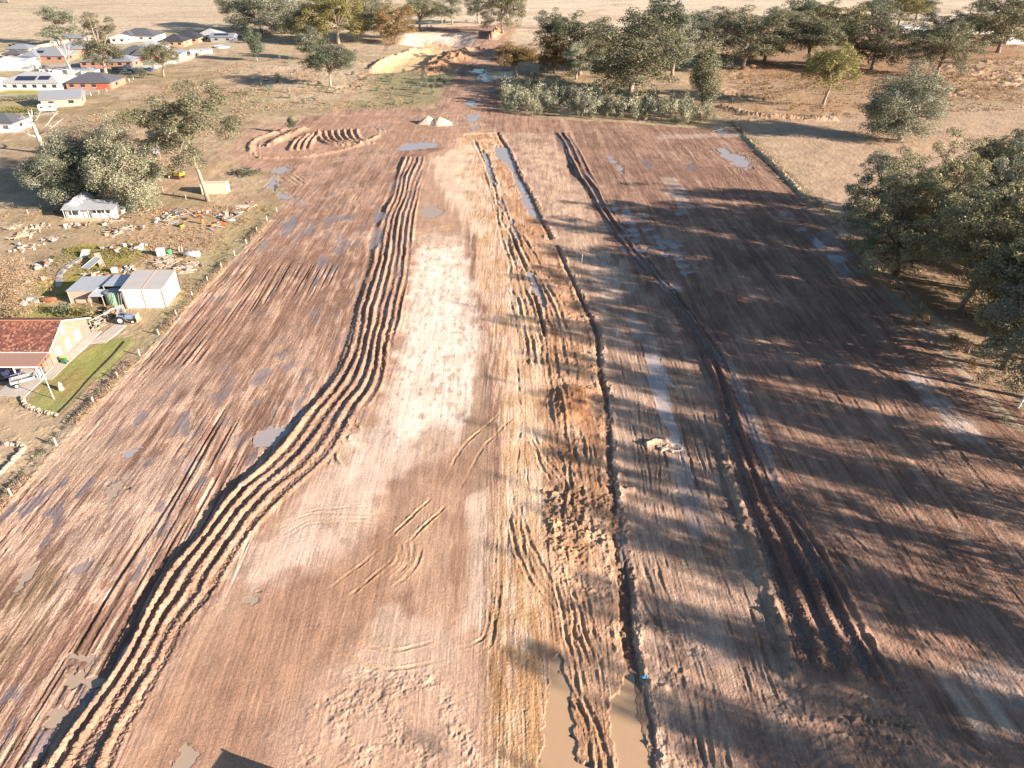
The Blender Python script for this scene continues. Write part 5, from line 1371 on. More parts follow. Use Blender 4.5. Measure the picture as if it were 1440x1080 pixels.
def gb(mb):
    mb.add([(-.3, 1.2, 2.75), (1.9, 1.2, 4.3), (4.1, 1.2, 2.75), (-.3, 7.0, 2.75), (1.9, 7.0, 4.3), (4.1, 7.0, 2.75)], [(0, 1, 4, 3), (1, 2, 5, 4), (3, 5, 2, 0)])
part('gable_roof', RIBT, t, gb)
part('gable', WHITE, t, lambda mb: mb.add([(-.1, 1.35, 2.6), (3.9, 1.35, 2.6), (1.9, 1.35, 4.15), (-.1, 1.45, 2.6), (3.9, 1.45, 2.6), (1.9, 1.45, 4.15)], [(0, 1, 2), (5, 4, 3), (0, 3, 4, 1), (1, 4, 5, 2), (2, 5, 3, 0)]))
for xx, ww in ((1.2, .5), (1.9, .5), (2.6, .5)): part('window', GLASS, t, lambda mb: mb.box((xx, -.03, 1.35), (ww, .1, .8)))
f = part('window', GLASS, t, lambda mb: mb.box((8.1, -.03, 1.65), (4.1, .1, .6)))
part('frame', WHITE, f, lambda mb: [mb.box((6.1+i*1.0, -.06, 1.65), (.07, .12, .7)) for i in range(5)])
part('door', DKM, t, lambda mb: mb.box((5.3, -.03, .9), (.6, .09, 1.3)))
part('verandah_floor', WOODP, t, lambda mb: mb.box((w/2, -.9, .08), (w+1, 1.7, .2)))
for i in range(7): part('verandah_post', WHITE, t, lambda mb: mb.cyl((.1+i*(w-.2)/6, -.8, 0), (.1+i*(w-.2)/6, -.8, 2.3), .05, 6))
slab('tin_awning', 'patchy tin awning at the right end of the cottage', [(-88.8, 156.5), (-86.2, 156.8), (-86.6, 161.5), (-89.2, 161.2)], [2.2, 2.0, 2.2, 2.3], .06, RIBT, 'awning', True, None, None)
slab('tin_awning', 'low white awning behind the tall ragged gum', [g(225, 178, 2.4), g(252, 172, 2.4), g(256, 182, 2.4), g(232, 190, 2.4)], 2.4, .08, WHITE, 'awning')
slab('tin_awning', 'small pale sheet roof left of the white awning behind the gum', [g(210, 204, 2.0), g(222, 202, 2.0), g(224, 214, 2.0), g(213, 218, 2.0)], 2.0, .08, TINW, 'awning')

# shipping container by the ragged gum
def container(name, label, x, y, rz, m, L_=6.06, group=None):
    t = thing(name, label, 'container', (x, y, hz(x, y)), rz, group)
    def body(mb):
        mb.box((0, 0, 1.3), (L_, 2.4, 2.5))
        for i in range(24):
            for s in (-1, 1): mb.box((-L_/2+.25+i*(L_-.5)/23, s*1.215, 1.3), (.11, .04, 2.2))
    part('body', m, t, body)
    for sx_ in (-1, 1):
        for sy_ in (-1, 1): part('corner_post', m, t, lambda mb: mb.box((sx_*(L_/2-.04), sy_*1.18, 1.3), (.16, .16, 2.62)))
    dr = part('door', m, t, lambda mb: [mb.box((L_/2+.03, s*.58, 1.3), (.06, 1.1, 2.3)) for s in (-1, 1)])
    part('lock_bar', TIN, dr, lambda mb: [mb.cyl((L_/2+.09, s, .2), (L_/2+.09, s, 2.4), .025, 6) for s in (-.8, -.3, .3, .8)])
    return t
container('shipping_container', 'cream shipping container beside the trunk of the ragged gum', -73.2, 173.9, .05, CREAMM)

# tiled brick house in the near left corner
t = thing('brick_house', 'salmon brick house with mottled terracotta tile roof at the left edge', 'house', (-68.3, 88.4, 0))
Lh = 22.0; D = 13.2; yr = 6.9; zr = 5.35; ye = 2.5
def wl(mb):
    mb.add([(0, 2.4, -.2), (0, D, -.2), (-Lh, D, -.2), (-Lh, 2.4, -.2), (0, 2.4, 2.75), (0, D, 2.3), (-Lh, D, 2.3), (-Lh, 2.4, 2.75), (0, yr, 5.2), (-Lh, yr, 5.2)],
           [(0, 1, 5, 8, 4), (1, 2, 6, 5), (3, 7, 9, 6, 2), (3, 0, 4, 7), (4, 8, 9, 7), (5, 6, 9, 8)])
w0 = part('wall', BRICK, t, wl)
def sheet(mb, q, th=.14): mb.add([(a, b_, c) for a, b_, c in q]+[(a, b_, c+th) for a, b_, c in q], [(3, 2, 1, 0), (4, 5, 6, 7), (0, 1, 5, 4), (1, 2, 6, 5), (2, 3, 7, 6), (3, 0, 4, 7)])
def rf(mb):
    sheet(mb, [(-Lh-.4, 2.0, 2.72), (.45, 2.0, 2.72), (.45, yr, 5.25), (-Lh-.4, yr, 5.25)])
    sheet(mb, [(-Lh-.4, yr, 5.25), (.45, yr, 5.25), (.45, D+.5, 2.25), (-Lh-.4, D+.5, 2.25)])
r0 = part('roof', TILE, t, rf)
part('ridge_cap', mat('ridge_tile', (.40, .19, .11), .85), r0, lambda mb: mb.cyl((-Lh-.4, yr, 5.38), (.45, yr, 5.38), .13, 8))
part('barge_board', WHITE, r0, lambda mb: [mb.tube([(.52, 1.95, 2.78), (.52, yr, 5.33)], .10, 4), mb.tube([(.52, yr, 5.33), (.52, D+.55, 2.32)], .10, 4)])
part('gutter', OFFW, r0, lambda mb: mb.box((-Lh/2, 1.88, 2.74), (Lh+.8, .14, .14)))
part('verandah_roof', mat('verandah_tile', (.34, .21, .165), .8, var=.2, scale=6), t, lambda mb: sheet(mb, [(-Lh-.4, -1.2, 2.15), (.35, -1.2, 2.15), (.35, 1.8, 2.62), (-Lh-.4, 1.8, 2.62)], .1))
part('verandah_gutter', WHITE, t, lambda mb: mb.box((-Lh/2, -1.28, 2.16), (Lh+.8, .12, .14)))
for xx in (-.15, -3.4, -6.9, -10.5): part('verandah_post', WHITE, t, lambda mb: mb.box((xx, -1.05, 1.05), (.14, .14, 2.2)))
part('verandah_floor', CONC, t, lambda mb: mb.box((-Lh/2, .6, .06), (Lh, 3.5, .16)))
for yy in (4.4, 7.1, 9.8):
    f = part('window', WHITE, t, lambda mb: mb.box((.03, yy, 1.25), (.10, 1.15, 1.75)))
    part('roller_shutter', OFFW, f, lambda mb: [mb.box((.09, yy, .5+.145*k), (.03, 1.05, .12)) for k in range(11)])
part('window', WHITE, t, lambda mb: mb.box((.03, yr, 3.7), (.10, .75, 1.3)))
part('trellis', WOOD, t, lambda mb: [mb.box((.12, .2+.25*k, 1.0), (.04, .05, 1.9)) for k in range(8)]+[mb.box((.16, 1.05, .3+.35*k), (.03, 1.9, .05)) for k in range(5)])
part('trellis', WOOD, t, lambda mb: [mb.box((.12, D-2.0+.25*k, 1.0), (.04, .05, 1.9)) for k in range(8)]+[mb.box((.16, D-1.1, .3+.35*k), (.03, 1.9, .05)) for k in range(5)])
part('front_door', ORNG, t, lambda mb: mb.box((-2.0, 2.34, 1.0), (.9, .1, 2.0)))
for xx in (-4.6, -8.4): 
    f = part('window', GLASS, t, lambda mb: mb.box((xx, 2.36, 1.4), (1.6, .1, 1.1)))
    part('frame', WHITE, f, lambda mb: mb.box((xx, 2.33, 1.4+.6), (1.75, .1, .09)))
for nm, c_, m_ in (('round_plaque', -3.3, WOODP), ('round_plaque', -4.9, WOODP), ('round_plaque', -6.3, WOODP)):
    part(nm, m_, t, lambda mb: mb.cyl((c_, 2.36, 1.1), (c_, 2.28, 1.1), .33, 16))

# concrete, paving
def pad(name, label, pts, z, m, th=.05, cat='path'):
    P = [Vector((a, b_, 0)) for a, b_ in pts]
    cx = sum(p.x for p in P)/len(P); cy = sum(p.y for p in P)/len(P)
    zz = max(hz(p.x, p.y) for p in P)
    mb = MB(); mb.prism([(p.x-cx, p.y-cy) for p in P], -.3, th)
    o = mb.build(name, m, loc=(cx, cy, zz+z)); tag(o, label, kind='structure'); return o
pad('driveway', 'pale concrete apron under the trailer', [(-72.4, 82.9), (-68.0, 82.8), (-68.0, 87.2), (-72.4, 87.2)], 0, CONC, .03)
pad('path', 'concrete path along the gable of the tiled house', [(-68.2, 87.2), (-66.7, 87.2), (-66.7, 101.9), (-68.2, 101.9)], 0, CONC, .03)
pad('path', 'concrete strip leading to the old tractor', [(-66.6, 98.0), (-64.2, 98.0), (-63.6, 104.2), (-65.8, 104.2)], 0, CONC, .03)

# wheelie bin
def bin_(x, y, rz, label, body, lid):
    t = thing('wheelie_bin', label, 'bin', (x, y, hz(x, y)+.06), rz)
    part('body', body, t, lambda mb: [mb.box((0, 0, .55), (.52, .58, .95)), mb.box((0, 0, 1.0), (.62, .68, .08))])
    part('lid', lid, t, lambda mb: [mb.box((0, .02, 1.08), (.62, .72, .08)), mb.cyl((-.28, .38, 1.06), (.28, .38, 1.06), .03, 6)], bevel=.02)
    for s in (-1, 1): part('wheel', BLACK, t, lambda mb: mb.cyl((s*.27, .3, .12), (s*.33, .3, .12), .13, 14))
bin_(-67.3, 91.9, -1.57, 'green wheelie bin with yellow lid against the brick gable', DGREEN, YELL)

# flagpole with flag
x, y = g(76, 561); z = hz(x, y); t = thing('flagpole', 'white flagpole on the lawn leaning slightly towards the tiled house', 'flagpole', (x, y, z))
part('pole', WHITE, t, lambda mb: mb.tube([(0, 0, 0), (-.25, .25, 4.2), (-.35, .35, 5.0)], [.06, .045, .035], 8))
mb = MB(); nx = 8
pts = []; 
for i in range(nx+1):
    for j in (0, 1): pts.append((-.32-.13*i, .35+.09*math.sin(i*1.1), 4.8-.10*i-j*(.95-.02*i)))
mb.add(pts, [(2*i, 2*i+1, 2*i+3, 2*i+2) for i in range(nx)])
fl = mb.build('flag', mat('pale_blue_flag', (.62, .72, .85), .8), t); sm_ = fl.modifiers.new('thick', 'SOLIDIFY'); sm_.thickness = .01
# garden ornament
x, y = g(86, 548); z = hz(x, y); t = thing('tree_stump', 'knobbly pale stump carving standing on the lawn', 'stump', (x, y, z))
part('trunk', mat('pale_stump', (.55, .45, .33), .95, var=.3, scale=6), t, lambda mb: [mb.tube([(0, 0, -.1), (0, 0, .4), (.08, 0, .9), (.02, 0, 1.25)], [.42, .34, .27, .12], 9), mb.tube([(0, 0, .4), (.3, -.1, .75)], [.16, .08], 6), mb.tube([(.1, 0, .1), (.45, .1, .2)], [.2, .1], 6)], smooth=True)

def stones(name, label, pts, n_, sz, seed, group='stone edging of the garden'):
    rr = random.Random(seed); pl = pts; L_ = sum(math.dist(a, b_) for a, b_ in zip(pl[:-1], pl[1:]))
    t = thing(name, label, 'stone edging', (pl[0][0], pl[0][1], hz(*pl[0])), 0, group)
    for k in range(n_):
        s = L_*(k+.5)/n_; 
        for a, b_ in zip(pl[:-1], pl[1:]):
            q = math.dist(a, b_)
            if s <= q: break
            s -= q
        px_ = a[0]+(b_[0]-a[0])*s/q + rr.uniform(-.1, .1); py_ = a[1]+(b_[1]-a[1])*s/q + rr.uniform(-.1, .1)
        mb = MB(); r_ = sz*rr.uniform(.7, 1.2)
        vs_ = []; 
        for i in range(5):
            th = math.pi*i/4
            for j in range(7):
                ph = 2*math.pi*j/7; q2 = r_*rr.uniform(.8, 1.15)
                vs_.append((q2*math.sin(th)*math.cos(ph), q2*math.sin(th)*math.sin(ph), q2*.75*math.cos(th)))
        mb.add(vs_, [(i*7+j, i*7+(j+1) % 7, (i+1)*7+(j+1) % 7, (i+1)*7+j) for i in range(4) for j in range(7)])
        mb.build('rock', STONE, t, loc=(px_-pl[0][0], py_-pl[0][1], hz(px_, py_)-hz(*pl[0])+r_*.35))
stones('stone_edging', 'curved row of pale rocks round the near end of the lawn', W([(32,560),(36,570),(45,575),(58,579),(70,582),(80,584)]), 26, .33, 1)
stones('stone_edging', 'row of pale rocks round the garden bed at the left edge, far side', W([(0,625),(12,626),(24,626),(36,629)]), 12, .32, 2)
stones('stone_edging', 'row of pale rocks round the garden bed at the left edge, near side', W([(36,631),(26,642),(14,654),(0,668)]), 16, .36, 3)

# lawn edging kerb
t = thing('lawn_kerb', 'thin dark timber kerb along the fence side of the lawn', 'kerb', (-60.9, 88, hz(-60.9, 88)))
part('board', M_('dark_kerb', (.12, .09, .07)), t, lambda mb: [mb.box((-.15+.35*math.sin(k*.5)*.3, -10+k*1.0, .08), (.1, 1.02, .22), rz=.02) for k in range(21)])

# fences
def fence(name, label, pts, step, hgt_, m, wires=4, group=None, rails=False, every=1, lean=.05, seed=1, thick=.09):
    rr = random.Random(seed); x0, y0 = pts[0]
    t = thing(name, label, 'fence', (x0, y0, 0), 0, group)
    pl = []; L_ = 0
    for a, b_ in zip(pts[:-1], pts[1:]):
        q = math.dist(a, b_); n_ = max(1, int(q/step))
        for k in range(n_): pl.append((a[0]+(b_[0]-a[0])*k/n_, a[1]+(b_[1]-a[1])*k/n_))
    pl.append(pts[-1]); top = []
    for (px_, py_) in pl:
        z = hz(px_, py_); hh = hgt_*rr.uniform(.9, 1.1)
        a, b_ = rr.uniform(-lean, lean), rr.uniform(-lean, lean)
        part('post', m, t, lambda mb: mb.tube([(px_-x0, py_-y0, z-.3), (px_-x0+a, py_-y0+b_, z+hh)], [thick, thick*.85], 7))
        top.append((px_-x0, py_-y0, z))
    for w_ in range(wires):
        zz = hgt_*(w_+1)/(wires+.3)
        part('wire', TIN, t, lambda mb: mb.tube([(a, b_, c+zz) for a, b_, c in top], .008, 3, False))
    return t
fence('wire_fence', 'post and wire fence between the yard and the left field', [(-57.9, 34), (-57.6, 62), (-57.5, 81), (-57.0, 101), (-54.4, 160)], 6.4, 1.1, BONE, seed=2, thick=.13)
fence('wire_fence', 'post and wire fence along the right edge of the field and the grove', [(73.9, 247), (72.2, 190), (71.4, 149), (70.8, 126), (70.4, 95), (70, 60)], 7.0, 1.1, WOOD, seed=3, thick=.10)
fence('wire_fence', 'light wire fence across the paddock left of the cottage', W([(0,300),(20,292),(40,302),(58,293)]), 6, 1.1, BONE, seed=5)
fence('wire_fence', 'old post fence crossing the yard behind the tall ragged gum', W([(215,262),(245,276),(262,281)]), 5, 1.2, BONE, seed=6)
def panel_fence(label, pts, hh, m, group='panel fences of the estate'):
    x0, y0 = pts[0]; t = thing('panel_fence', label, 'fence', (x0, y0, 0), 0, group)
    for a, b_ in zip(pts[:-1], pts[1:]):
        q = math.dist(a, b_); an = math.atan2(b_[1]-a[1], b_[0]-a[0]); n_ = max(1, int(q/6))
        for k in range(n_):
            s = (k+.5)/n_
            part('panel', m, t, lambda mb: mb.box((a[0]+(b_[0]-a[0])*s-x0, a[1]+(b_[1]-a[1])*s-y0, hh/2), (q/n_-.12, .06, hh), rz=an))
        for k in range(n_+1):
            s = k/n_; part('post', m, t, lambda mb: mb.box((a[0]+(b_[0]-a[0])*s-x0, a[1]+(b_[1]-a[1])*s-y0, hh/2+.05), (.12, .12, hh+.1)))
GF = M_('grey_green_steel', (.25, .26, .24), rough=.6, var=.06)
panel_fence('grey steel fence running from the corner gum to the last estate shed', W([(158,100),(215,97),(262,86),(292,74)]), 1.8, GF)
panel_fence('grey steel fence between the estate and the far pale paddock', W([(0,80),(45,70),(125,55)]), 1.8, GF)
panel_fence('short grey fence behind the red brick house', W([(130,104),(148,106)]), 1.8, GF)
panel_fence('white fence panel at the left edge below the hedge', W([(-12,194),(16,176)]), 1.8, WHITE)
t = fence('rail_fence', 'low pale fence running along the near corner of the estate to the long shed', W([(105,141),(150,128),(188,112)]), 4, 1.0, WHITE, seed=9, wires=2, thick=.12)

# hedges
def hedge(label, pts, wd, hh, leaf):
    x0, y0 = pts[0]; cen = []; rr = random.Random(int(pts[0][0]))
    for a, b_ in zip(pts[:-1], pts[1:]):
        q = math.dist(a, b_); n_ = int(q/.9)
        for k in range(n_): cen.append((a[0]+(b_[0]-a[0])*k/n_-x0, a[1]+(b_[1]-a[1])*k/n_-y0+rr.uniform(-.1, .1), hh*.5))
    me_ = leaves_mesh('hedge', cen, [wd]*len(cen), [90]*len(cen), .22, 8, hh*.5/wd)
    me_.materials.append(LEAF[leaf]); o = bpy.data.objects.new('hedge', me_); col.objects.link(o); o.location = (x0, y0, 0)
    tag(o, label, 'hedge', 'hedges of the estate')
hedge('long clipped hedge along the street in front of the long tan building', W([(0,143),(58,140)]), 1.2, 1.9, 'olive')
hedge('thick yellow-green hedge below the street at the left edge', W([(6,160),(52,158)]), 1.8, 2.4, 'yellow')
hedge('dark hedge running down towards the grey trees', W([(20,172),(36,168),(56,160)]), 1.2, 1.6, 'dark')

# cars and vehicles
def car(label, x, y, rz, paint_, ute=False, group='vehicles parked in the estate', sc_=1.0, name='parked_car'):
    t = thing(name, label, 'car', (x, y, max(0, hz(x, y))+.02), rz, group, sc_)
    def body(mb):
        mb.box((0, 0, .62), (4.6, 1.8, .62))
        mb.box((1.7, 0, .70), (1.2, 1.7, .55))
    part('body', paint_, t, body, bevel=.09)
    part('cabin', paint_, t, lambda mb: mb.box((-.2 if not ute else .4, 0, 1.22), (2.5 if not ute else 1.6, 1.6, .62), taper=.82), bevel=.06)
    part('windows', GLASS, t, lambda mb: [mb.box((-.2 if not ute else .4, 0, 1.2), (2.56 if not ute else 1.66, 1.3, .4), taper=.84), mb.box((-.2 if not ute else .4, 0, 1.2), (2.0 if not ute else 1.3, 1.64, .4), taper=.86)])
    for sx_ in (-1.4, 1.4):
        for sy_ in (-.84, .84):
            w_ = part('wheel', BLACK, t, lambda mb: mb.cyl((sx_, sy_-.1, .34), (sx_, sy_+.1, .34), .34, 16))
            part('rim', TIN, w_, lambda mb: mb.cyl((sx_, sy_-.11, .34), (sx_, sy_+.11, .34), .19, 10))
    for s in (-.62, .62): part('headlight', WHITE, t, lambda mb: mb.box((2.31, s, .7), (.05, .32, .16)))
    if ute: part('tray', DKM, t, lambda mb: [mb.box((-1.35, s*.85, 1.02), (1.9, .06, .3)) for s in (-1, 1)])
for (u, v, rz, m_, ut, lab) in ((169,101,.2,SILV,True,'silver ute, leftmost in the shade beside the tall open gum'), (177,104,.1,SILV,False,'pale car behind the parked utes by the round bush'),
        (184,102,.3,CARB,False,'dark blue car right of the silver ute'), (180,96,0,CARB,False,'blue car parked closest to the red brick house'), (210,100,.2,CARB,True,'blue ute half hidden by the corner gum'),
        (338,54,.5,CARB,False,'blue car at the right end of the estate under the belt'), (17,90,1.2,DKM,False,'dark car beside the largest white shed')):
    x, y = g(u, v); car(lab, x, y, rz, m_, ut)
def caravan(label, u, v, rz, s=1):
    x, y = g(u, v); t = thing('caravan', label, 'caravan', (x, y, .05), rz, 'caravans in the estate', s)
    part('body', WHITE, t, lambda mb: mb.box((0, 0, 1.45), (5.4, 2.3, 2.2)), bevel=.18)
    part('window', GLASS, t, lambda mb: [mb.box((xx, -1.16, 1.75), (1.0, .06, .6)) for xx in (-1.5, 1.3)])
    part('door', OFFW, t, lambda mb: mb.box((0, -1.17, 1.35), (.65, .05, 1.8)))
    for sy_ in (-1, 1): part('wheel', BLACK, t, lambda mb: mb.cyl((0, sy_*1.0-.1, .34), (0, sy_*1.0+.1, .34), .34, 14))
    part('drawbar', DKM, t, lambda mb: mb.box((3.3, 0, .5), (1.4, .12, .12)))
caravan('white caravan parked at the corner of the long tan building', 68, 157, .3)
caravan('white camper van left of the long low white shed', 66, 105, .1, .9)
t = thing('swimming_pool', 'pale blue above-ground pool right of the dark solar shed', 'pool', (*g(312, 67), 0))
part('wall', TINW, t, lambda mb: mb.tube([(0, 0, 0), (0, 0, .9)], 4.0, 28, False)); part('water', M_('pool_water', (.35, .62, .70), rough=.1), t, lambda mb: mb.cyl((0, 0, .0), (0, 0, .8), 3.95, 28))
for (u, v, lab) in ((15, 66, 'black cow, left one of the two in the paddock behind the houses'), (22.5, 65, 'black cow, right one of the two in the paddock behind the houses')):
    x, y = g(u, v); t = thing('cow', lab, 'cow', (x, y, hz(x, y)), 2.8, 'black cows')
    mb = MB(); mb.tube([(-1.0, 0, 1.05), (-.8, 0, 1.0), (0, 0, .95), (.7, 0, 1.0), (1.0, 0, 1.15), (1.35, 0, 1.2), (1.7, 0, .95)], [.15, .33, .38, .36, .24, .18, .09], 10)
    for sx_ in (-.75, .65):
        for sy_ in (-.2, .2): mb.tube([(sx_, sy_, .95), (sx_-.06, sy_, .5), (sx_, sy_, 0)], [.15, .08, .07], 6)
    mb.tube([(-1.0, 0, 1.1), (-1.15, 0, .6)], .04, 5); mb.build('body', BLACK, t, smooth=True)

# excavator
x, y = g(251, 251); z = hz(x, y)
t = thing('excavator', 'small orange-yellow excavator parked right of the silver-grey trees', 'excavator', (x, y, z), R(160))
for s in (-1, 1):
    tr = part('track', DKM, t, lambda mb: mb.box((0, s*.85, .35), (3.0, .45, .7)), bevel=.2)
    part('track_wheel', RUSTM, tr, lambda mb: [mb.cyl((xx, s*.85-.25, .32), (xx, s*.85+.25, .32), .22, 10) for xx in (-1.1, -.4, .4, 1.1)])
part('body', MYEL, t, lambda mb: [mb.box((-.6, 0, 1.2), (2.0, 2.0, .8)), mb.box((-1.2, 0, 1.5), (.8, 1.8, .5))], bevel=.08)
cb_ = part('cab', DKM, t, lambda mb: mb.box((.3, .5, 1.75), (1.1, .9, 1.5)), bevel=.05)
part('cab_roof', MYEL, cb_, lambda mb: mb.box((.3, .5, 2.53), (1.2, 1.0, .08)))
part('boom', MYEL, t, lambda mb: mb.tube([(.5, -.3, 1.3), (1.6, -.3, 2.9), (2.7, -.3, 3.0)], [.22, .24, .16], 6))
part('dipper', MYEL, t, lambda mb: mb.tube([(2.5, -.3, 3.2), (3.2, -.3, 1.4)], [.17, .13], 6))
part('bucket', MYEL, t, lambda mb: [mb.box((3.1, -.3, .7), (.7, .9, .8), ry=.4, taper=.7), mb.box((3.45, -.3, .35), (.1, .9, .3), ry=.4)])
part('blade', CREAMM, t, lambda mb: mb.box((2.0, 0, .35), (.15, 2.3, .55)))

# old tractor
x, y = g(180, 452); z = hz(x, y)
t = thing('tractor', 'old grey-blue tractor with pale wheels facing the field fence', 'tractor', (x, y, z), R(4))
part('engine', BLUE, t, lambda mb: [mb.box((.55, 0, 1.05), (1.5, .55, .65)), mb.box((.5, 0, .72), (1.6, .4, .3)), mb.box((-.5, 0, .8), (.8, .5, .5))], bevel=.05)
part('grille', WHITE, t, lambda mb: mb.box((1.34, 0, 1.0), (.07, .5, .7)))
part('seat', DKM, t, lambda mb: [mb.box((-.85, 0, 1.25), (.45, .5, .1)), mb.box((-1.08, 0, 1.42), (.06, .48, .34))])
part('steering_wheel', DKM, t, lambda mb: [mb.tube([(-.1, 0, 1.3), (-.35, 0, 1.62)], .03, 6), mb.cyl((-.36, 0, 1.62), (-.38, 0, 1.65), .2, 12)])
part('exhaust', DKM, t, lambda mb: mb.cyl((.7, .15, 1.35), (.7, .15, 2.1), .04, 8))
for s in (-1, 1):
    w_ = part('rear_wheel', BLACK, t, lambda mb: mb.cyl((-.8, s*.72-.17, .68), (-.8, s*.72+.17, .68), .68, 20))
    part('rim', WHITE, w_, lambda mb: mb.cyl((-.8, s*.72-.19, .68), (-.8, s*.72+.19, .68), .38, 16))
    w_ = part('front_wheel', BLACK, t, lambda mb: mb.cyl((1.05, s*.62-.09, .33), (1.05, s*.62+.09, .33), .33, 16))
    part('rim', WHITE, w_, lambda mb: mb.cyl((1.05, s*.62-.10, .33), (1.05, s*.62+.10, .33), .18, 12))
    part('mudguard', BLUE, t, lambda mb: mb.box((-.75, s*.62, 1.42), (.95, .36, .07), ry=.1))
part('loader_frame', WOODP, t, lambda mb: [mb.box((1.75, 0, .8), (.1, 1.2, 1.3)), mb.box((1.95, 0, .5), (.4, 1.3, .08))])
part('roll_bar', TIN, t, lambda mb: [mb.tube([(-1.2, -.45, .8), (-1.2, -.45, 2.1), (-1.2, .45, 2.1), (-1.2, .45, .8)], .05, 6)])

# box trailer on the apron with a dark car behind it
x, y = -70.0, 86.0
t = thing('box_trailer', 'grey steel box trailer with white wheels in front of the verandah', 'trailer', (x, y, .12), R(35))
part('tray', TIND, t, lambda mb: [mb.box((0, 0, .62), (3.0, 1.5, .06)), mb.box((0, .75, .82), (3.0, .05, .4)), mb.box((0, -.75, .82), (3.0, .05, .4)), mb.box((-1.5, 0, .82), (.05, 1.5, .4)), mb.box((1.5, 0, .82), (.05, 1.5, .4))])
part('cage', TIND, t, lambda mb: [mb.tube([(a, b_, 1.0), (a, b_, 1.35)], .03, 5) for a in (-1.45, 0, 1.45) for b_ in (-.74, .74)]+[mb.tube([(-1.45, b_, 1.35), (1.45, b_, 1.35)], .03, 5) for b_ in (-.74, .74)])
part('drawbar', DKM, t, lambda mb: mb.tube([(1.5, .4, .55), (2.6, 0, .5), (1.5, -.4, .55)], .05, 5))
for sx_ in (-.9,):
    for s in (-1, 1):
        w_ = part('wheel', BLACK, t, lambda mb: mb.cyl((sx_, s*.9-.1, .33), (sx_, s*.9+.1, .33), .33, 16)); part('rim', WHITE, w_, lambda mb: mb.cyl((sx_, s*.9-.12, .33), (sx_, s*.9+.12, .33), .2, 12))
part('jockey_wheel', WHITE, t, lambda mb: mb.cyl((2.5, -.08, .18), (2.5, .08, .18), .18, 12))
car('dark blue car tucked under the verandah roof at the left edge', -73.7, 87.3, .25, M_('navy_paint', (.03, .035, .09), rough=.25, spec=.6), False, None)

# drums, tanks, loose large things in the yard
def at_px(u, v): x, y = g(u, v); return (x, y, hz(x, y))
def drum(label, u, v, m, r_=.3, hh=.9, name='drum', cat='drum'):
    t = thing(name, label, cat, at_px(u, v))
    part('barrel', m, t, lambda mb: [mb.cyl((0, 0, 0), (0, 0, hh), r_, 18)]+[mb.cyl((0, 0, hh*k), (0, 0, hh*k+.04), r_*1.05, 18) for k in (.3, .66)])
    part('rim', DKM, t, lambda mb: mb.cyl((0, 0, hh-.01), (0, 0, hh+.03), r_*1.03, 18))
drum('green drum standing behind the timber stacks', 239, 357, M_('bright_green', (.08, .38, .14), rough=.5), .42, 1.1)
drum('orange drum standing alone in the yard below the ragged gum', 285, 315, ORNG, .28, 1.2)
drum('white round tub in front of the cottage', 147, 317, WHITE, .45, .6, 'tub', 'tub')
drum('yellow tub at the right end of the largest scrap heap', 256, 319, YELL, .5, .5, 'tub', 'tub')
def fridge(label, u, v, m=WHITE, s=(1.3, 1.1, 1.5), name='white_cabinet', cat='cabinet'):
    t = thing(name, label, cat, at_px(u, v), .1)
    part('body', m, t, lambda mb: mb.box((0, 0, s[2]/2), s), bevel=.04)
    d_ = part('door', m, t, lambda mb: mb.box((0, -s[1]/2-.03, s[2]/2), (s[0]*.92, .05, s[2]*.92)))
    part('handle', DKM, d_, lambda mb: mb.box((s[0]*.35, -s[1]/2-.08, s[2]*.6), (.04, .05, .3)))
fridge('white cabinet standing upright behind the timber stacks', 227, 359)
fridge('white tipped appliance in the scrap behind the lean-to', 162, 384, s=(.9, .8, 1.0), name='appliance', cat='appliance')
for k, (u, lab) in enumerate(((252, 'left one of two short posts standing by the upturned tank'), (256, 'right one of two short posts standing by the upturned tank'))):
    t = thing('bollard', lab, 'post', at_px(u, 353)); part('post', BONE, t, lambda mb: mb.cyl((0, 0, -.2), (0, 0, .95), .14, 8))
def lying_tank(label, u, v, L_, r_, m, rz=0):
    t = thing('steel_tank', label, 'tank', at_px(u, v), rz)
    part('barrel', m, t, lambda mb: [mb.tube([(-L_/2-.2, 0, r_), (-L_/2, 0, r_), (L_/2, 0, r_), (L_/2+.2, 0, r_)], [r_*.5, r_, r_, r_*.5], 16)], smooth=True)
    part('saddle', WOOD, t, lambda mb: [mb.box((xx, 0, .12), (.2, r_*1.6, .24)) for xx in (-L_*.3, L_*.3)])
    part('valve', DKM, t, lambda mb: mb.cyl((0, 0, 2*r_-.05), (0, 0, 2*r_+.2), .12, 8))
lying_tank('pale grey tank lying at the top of the timber stacks', 271, 361, 2.9, .62, TINW, -.05)
lying_tank('dark rusty boiler lying on the grass behind the tiled house', 69, 424, 2.3, .42, RUSTM, .1)
lying_tank('grey cylinder lying in the right hand scrap heap', 323, 312, 2.2, .35, TIND, .1)

def frame_truss(label, u0, v0, u1, v1, hh):
    a, b_ = g(u0, v0), g(u1, v1); L_ = math.dist(a, b_); t = thing('steel_truss', label, 'truss', (a[0], a[1], hz(*a)), math.atan2(b_[1]-a[1], b_[0]-a[0]))
    part('chord', TINW, t, lambda mb: [mb.tube([(0, 0, .2), (L_*.35, 0, hh), (L_*.6, 0, hh*.9), (L_, 0, .1)], .09, 6), mb.tube([(0, 0, .15), (L_, 0, .1)], .07, 6)])
    part('strut', TINW, t, lambda mb: [mb.tube([(L_*k, 0, .12), (L_*(k+.08), 0, hh*q), (L_*(k+.16), 0, .12)], .05, 5) for k, q in ((.12, .5), (.3, .9), (.5, .9), (.68, .5))])
frame_truss('pale roof truss lying across the largest scrap heap', 240, 299, 276, 306, 1.5)

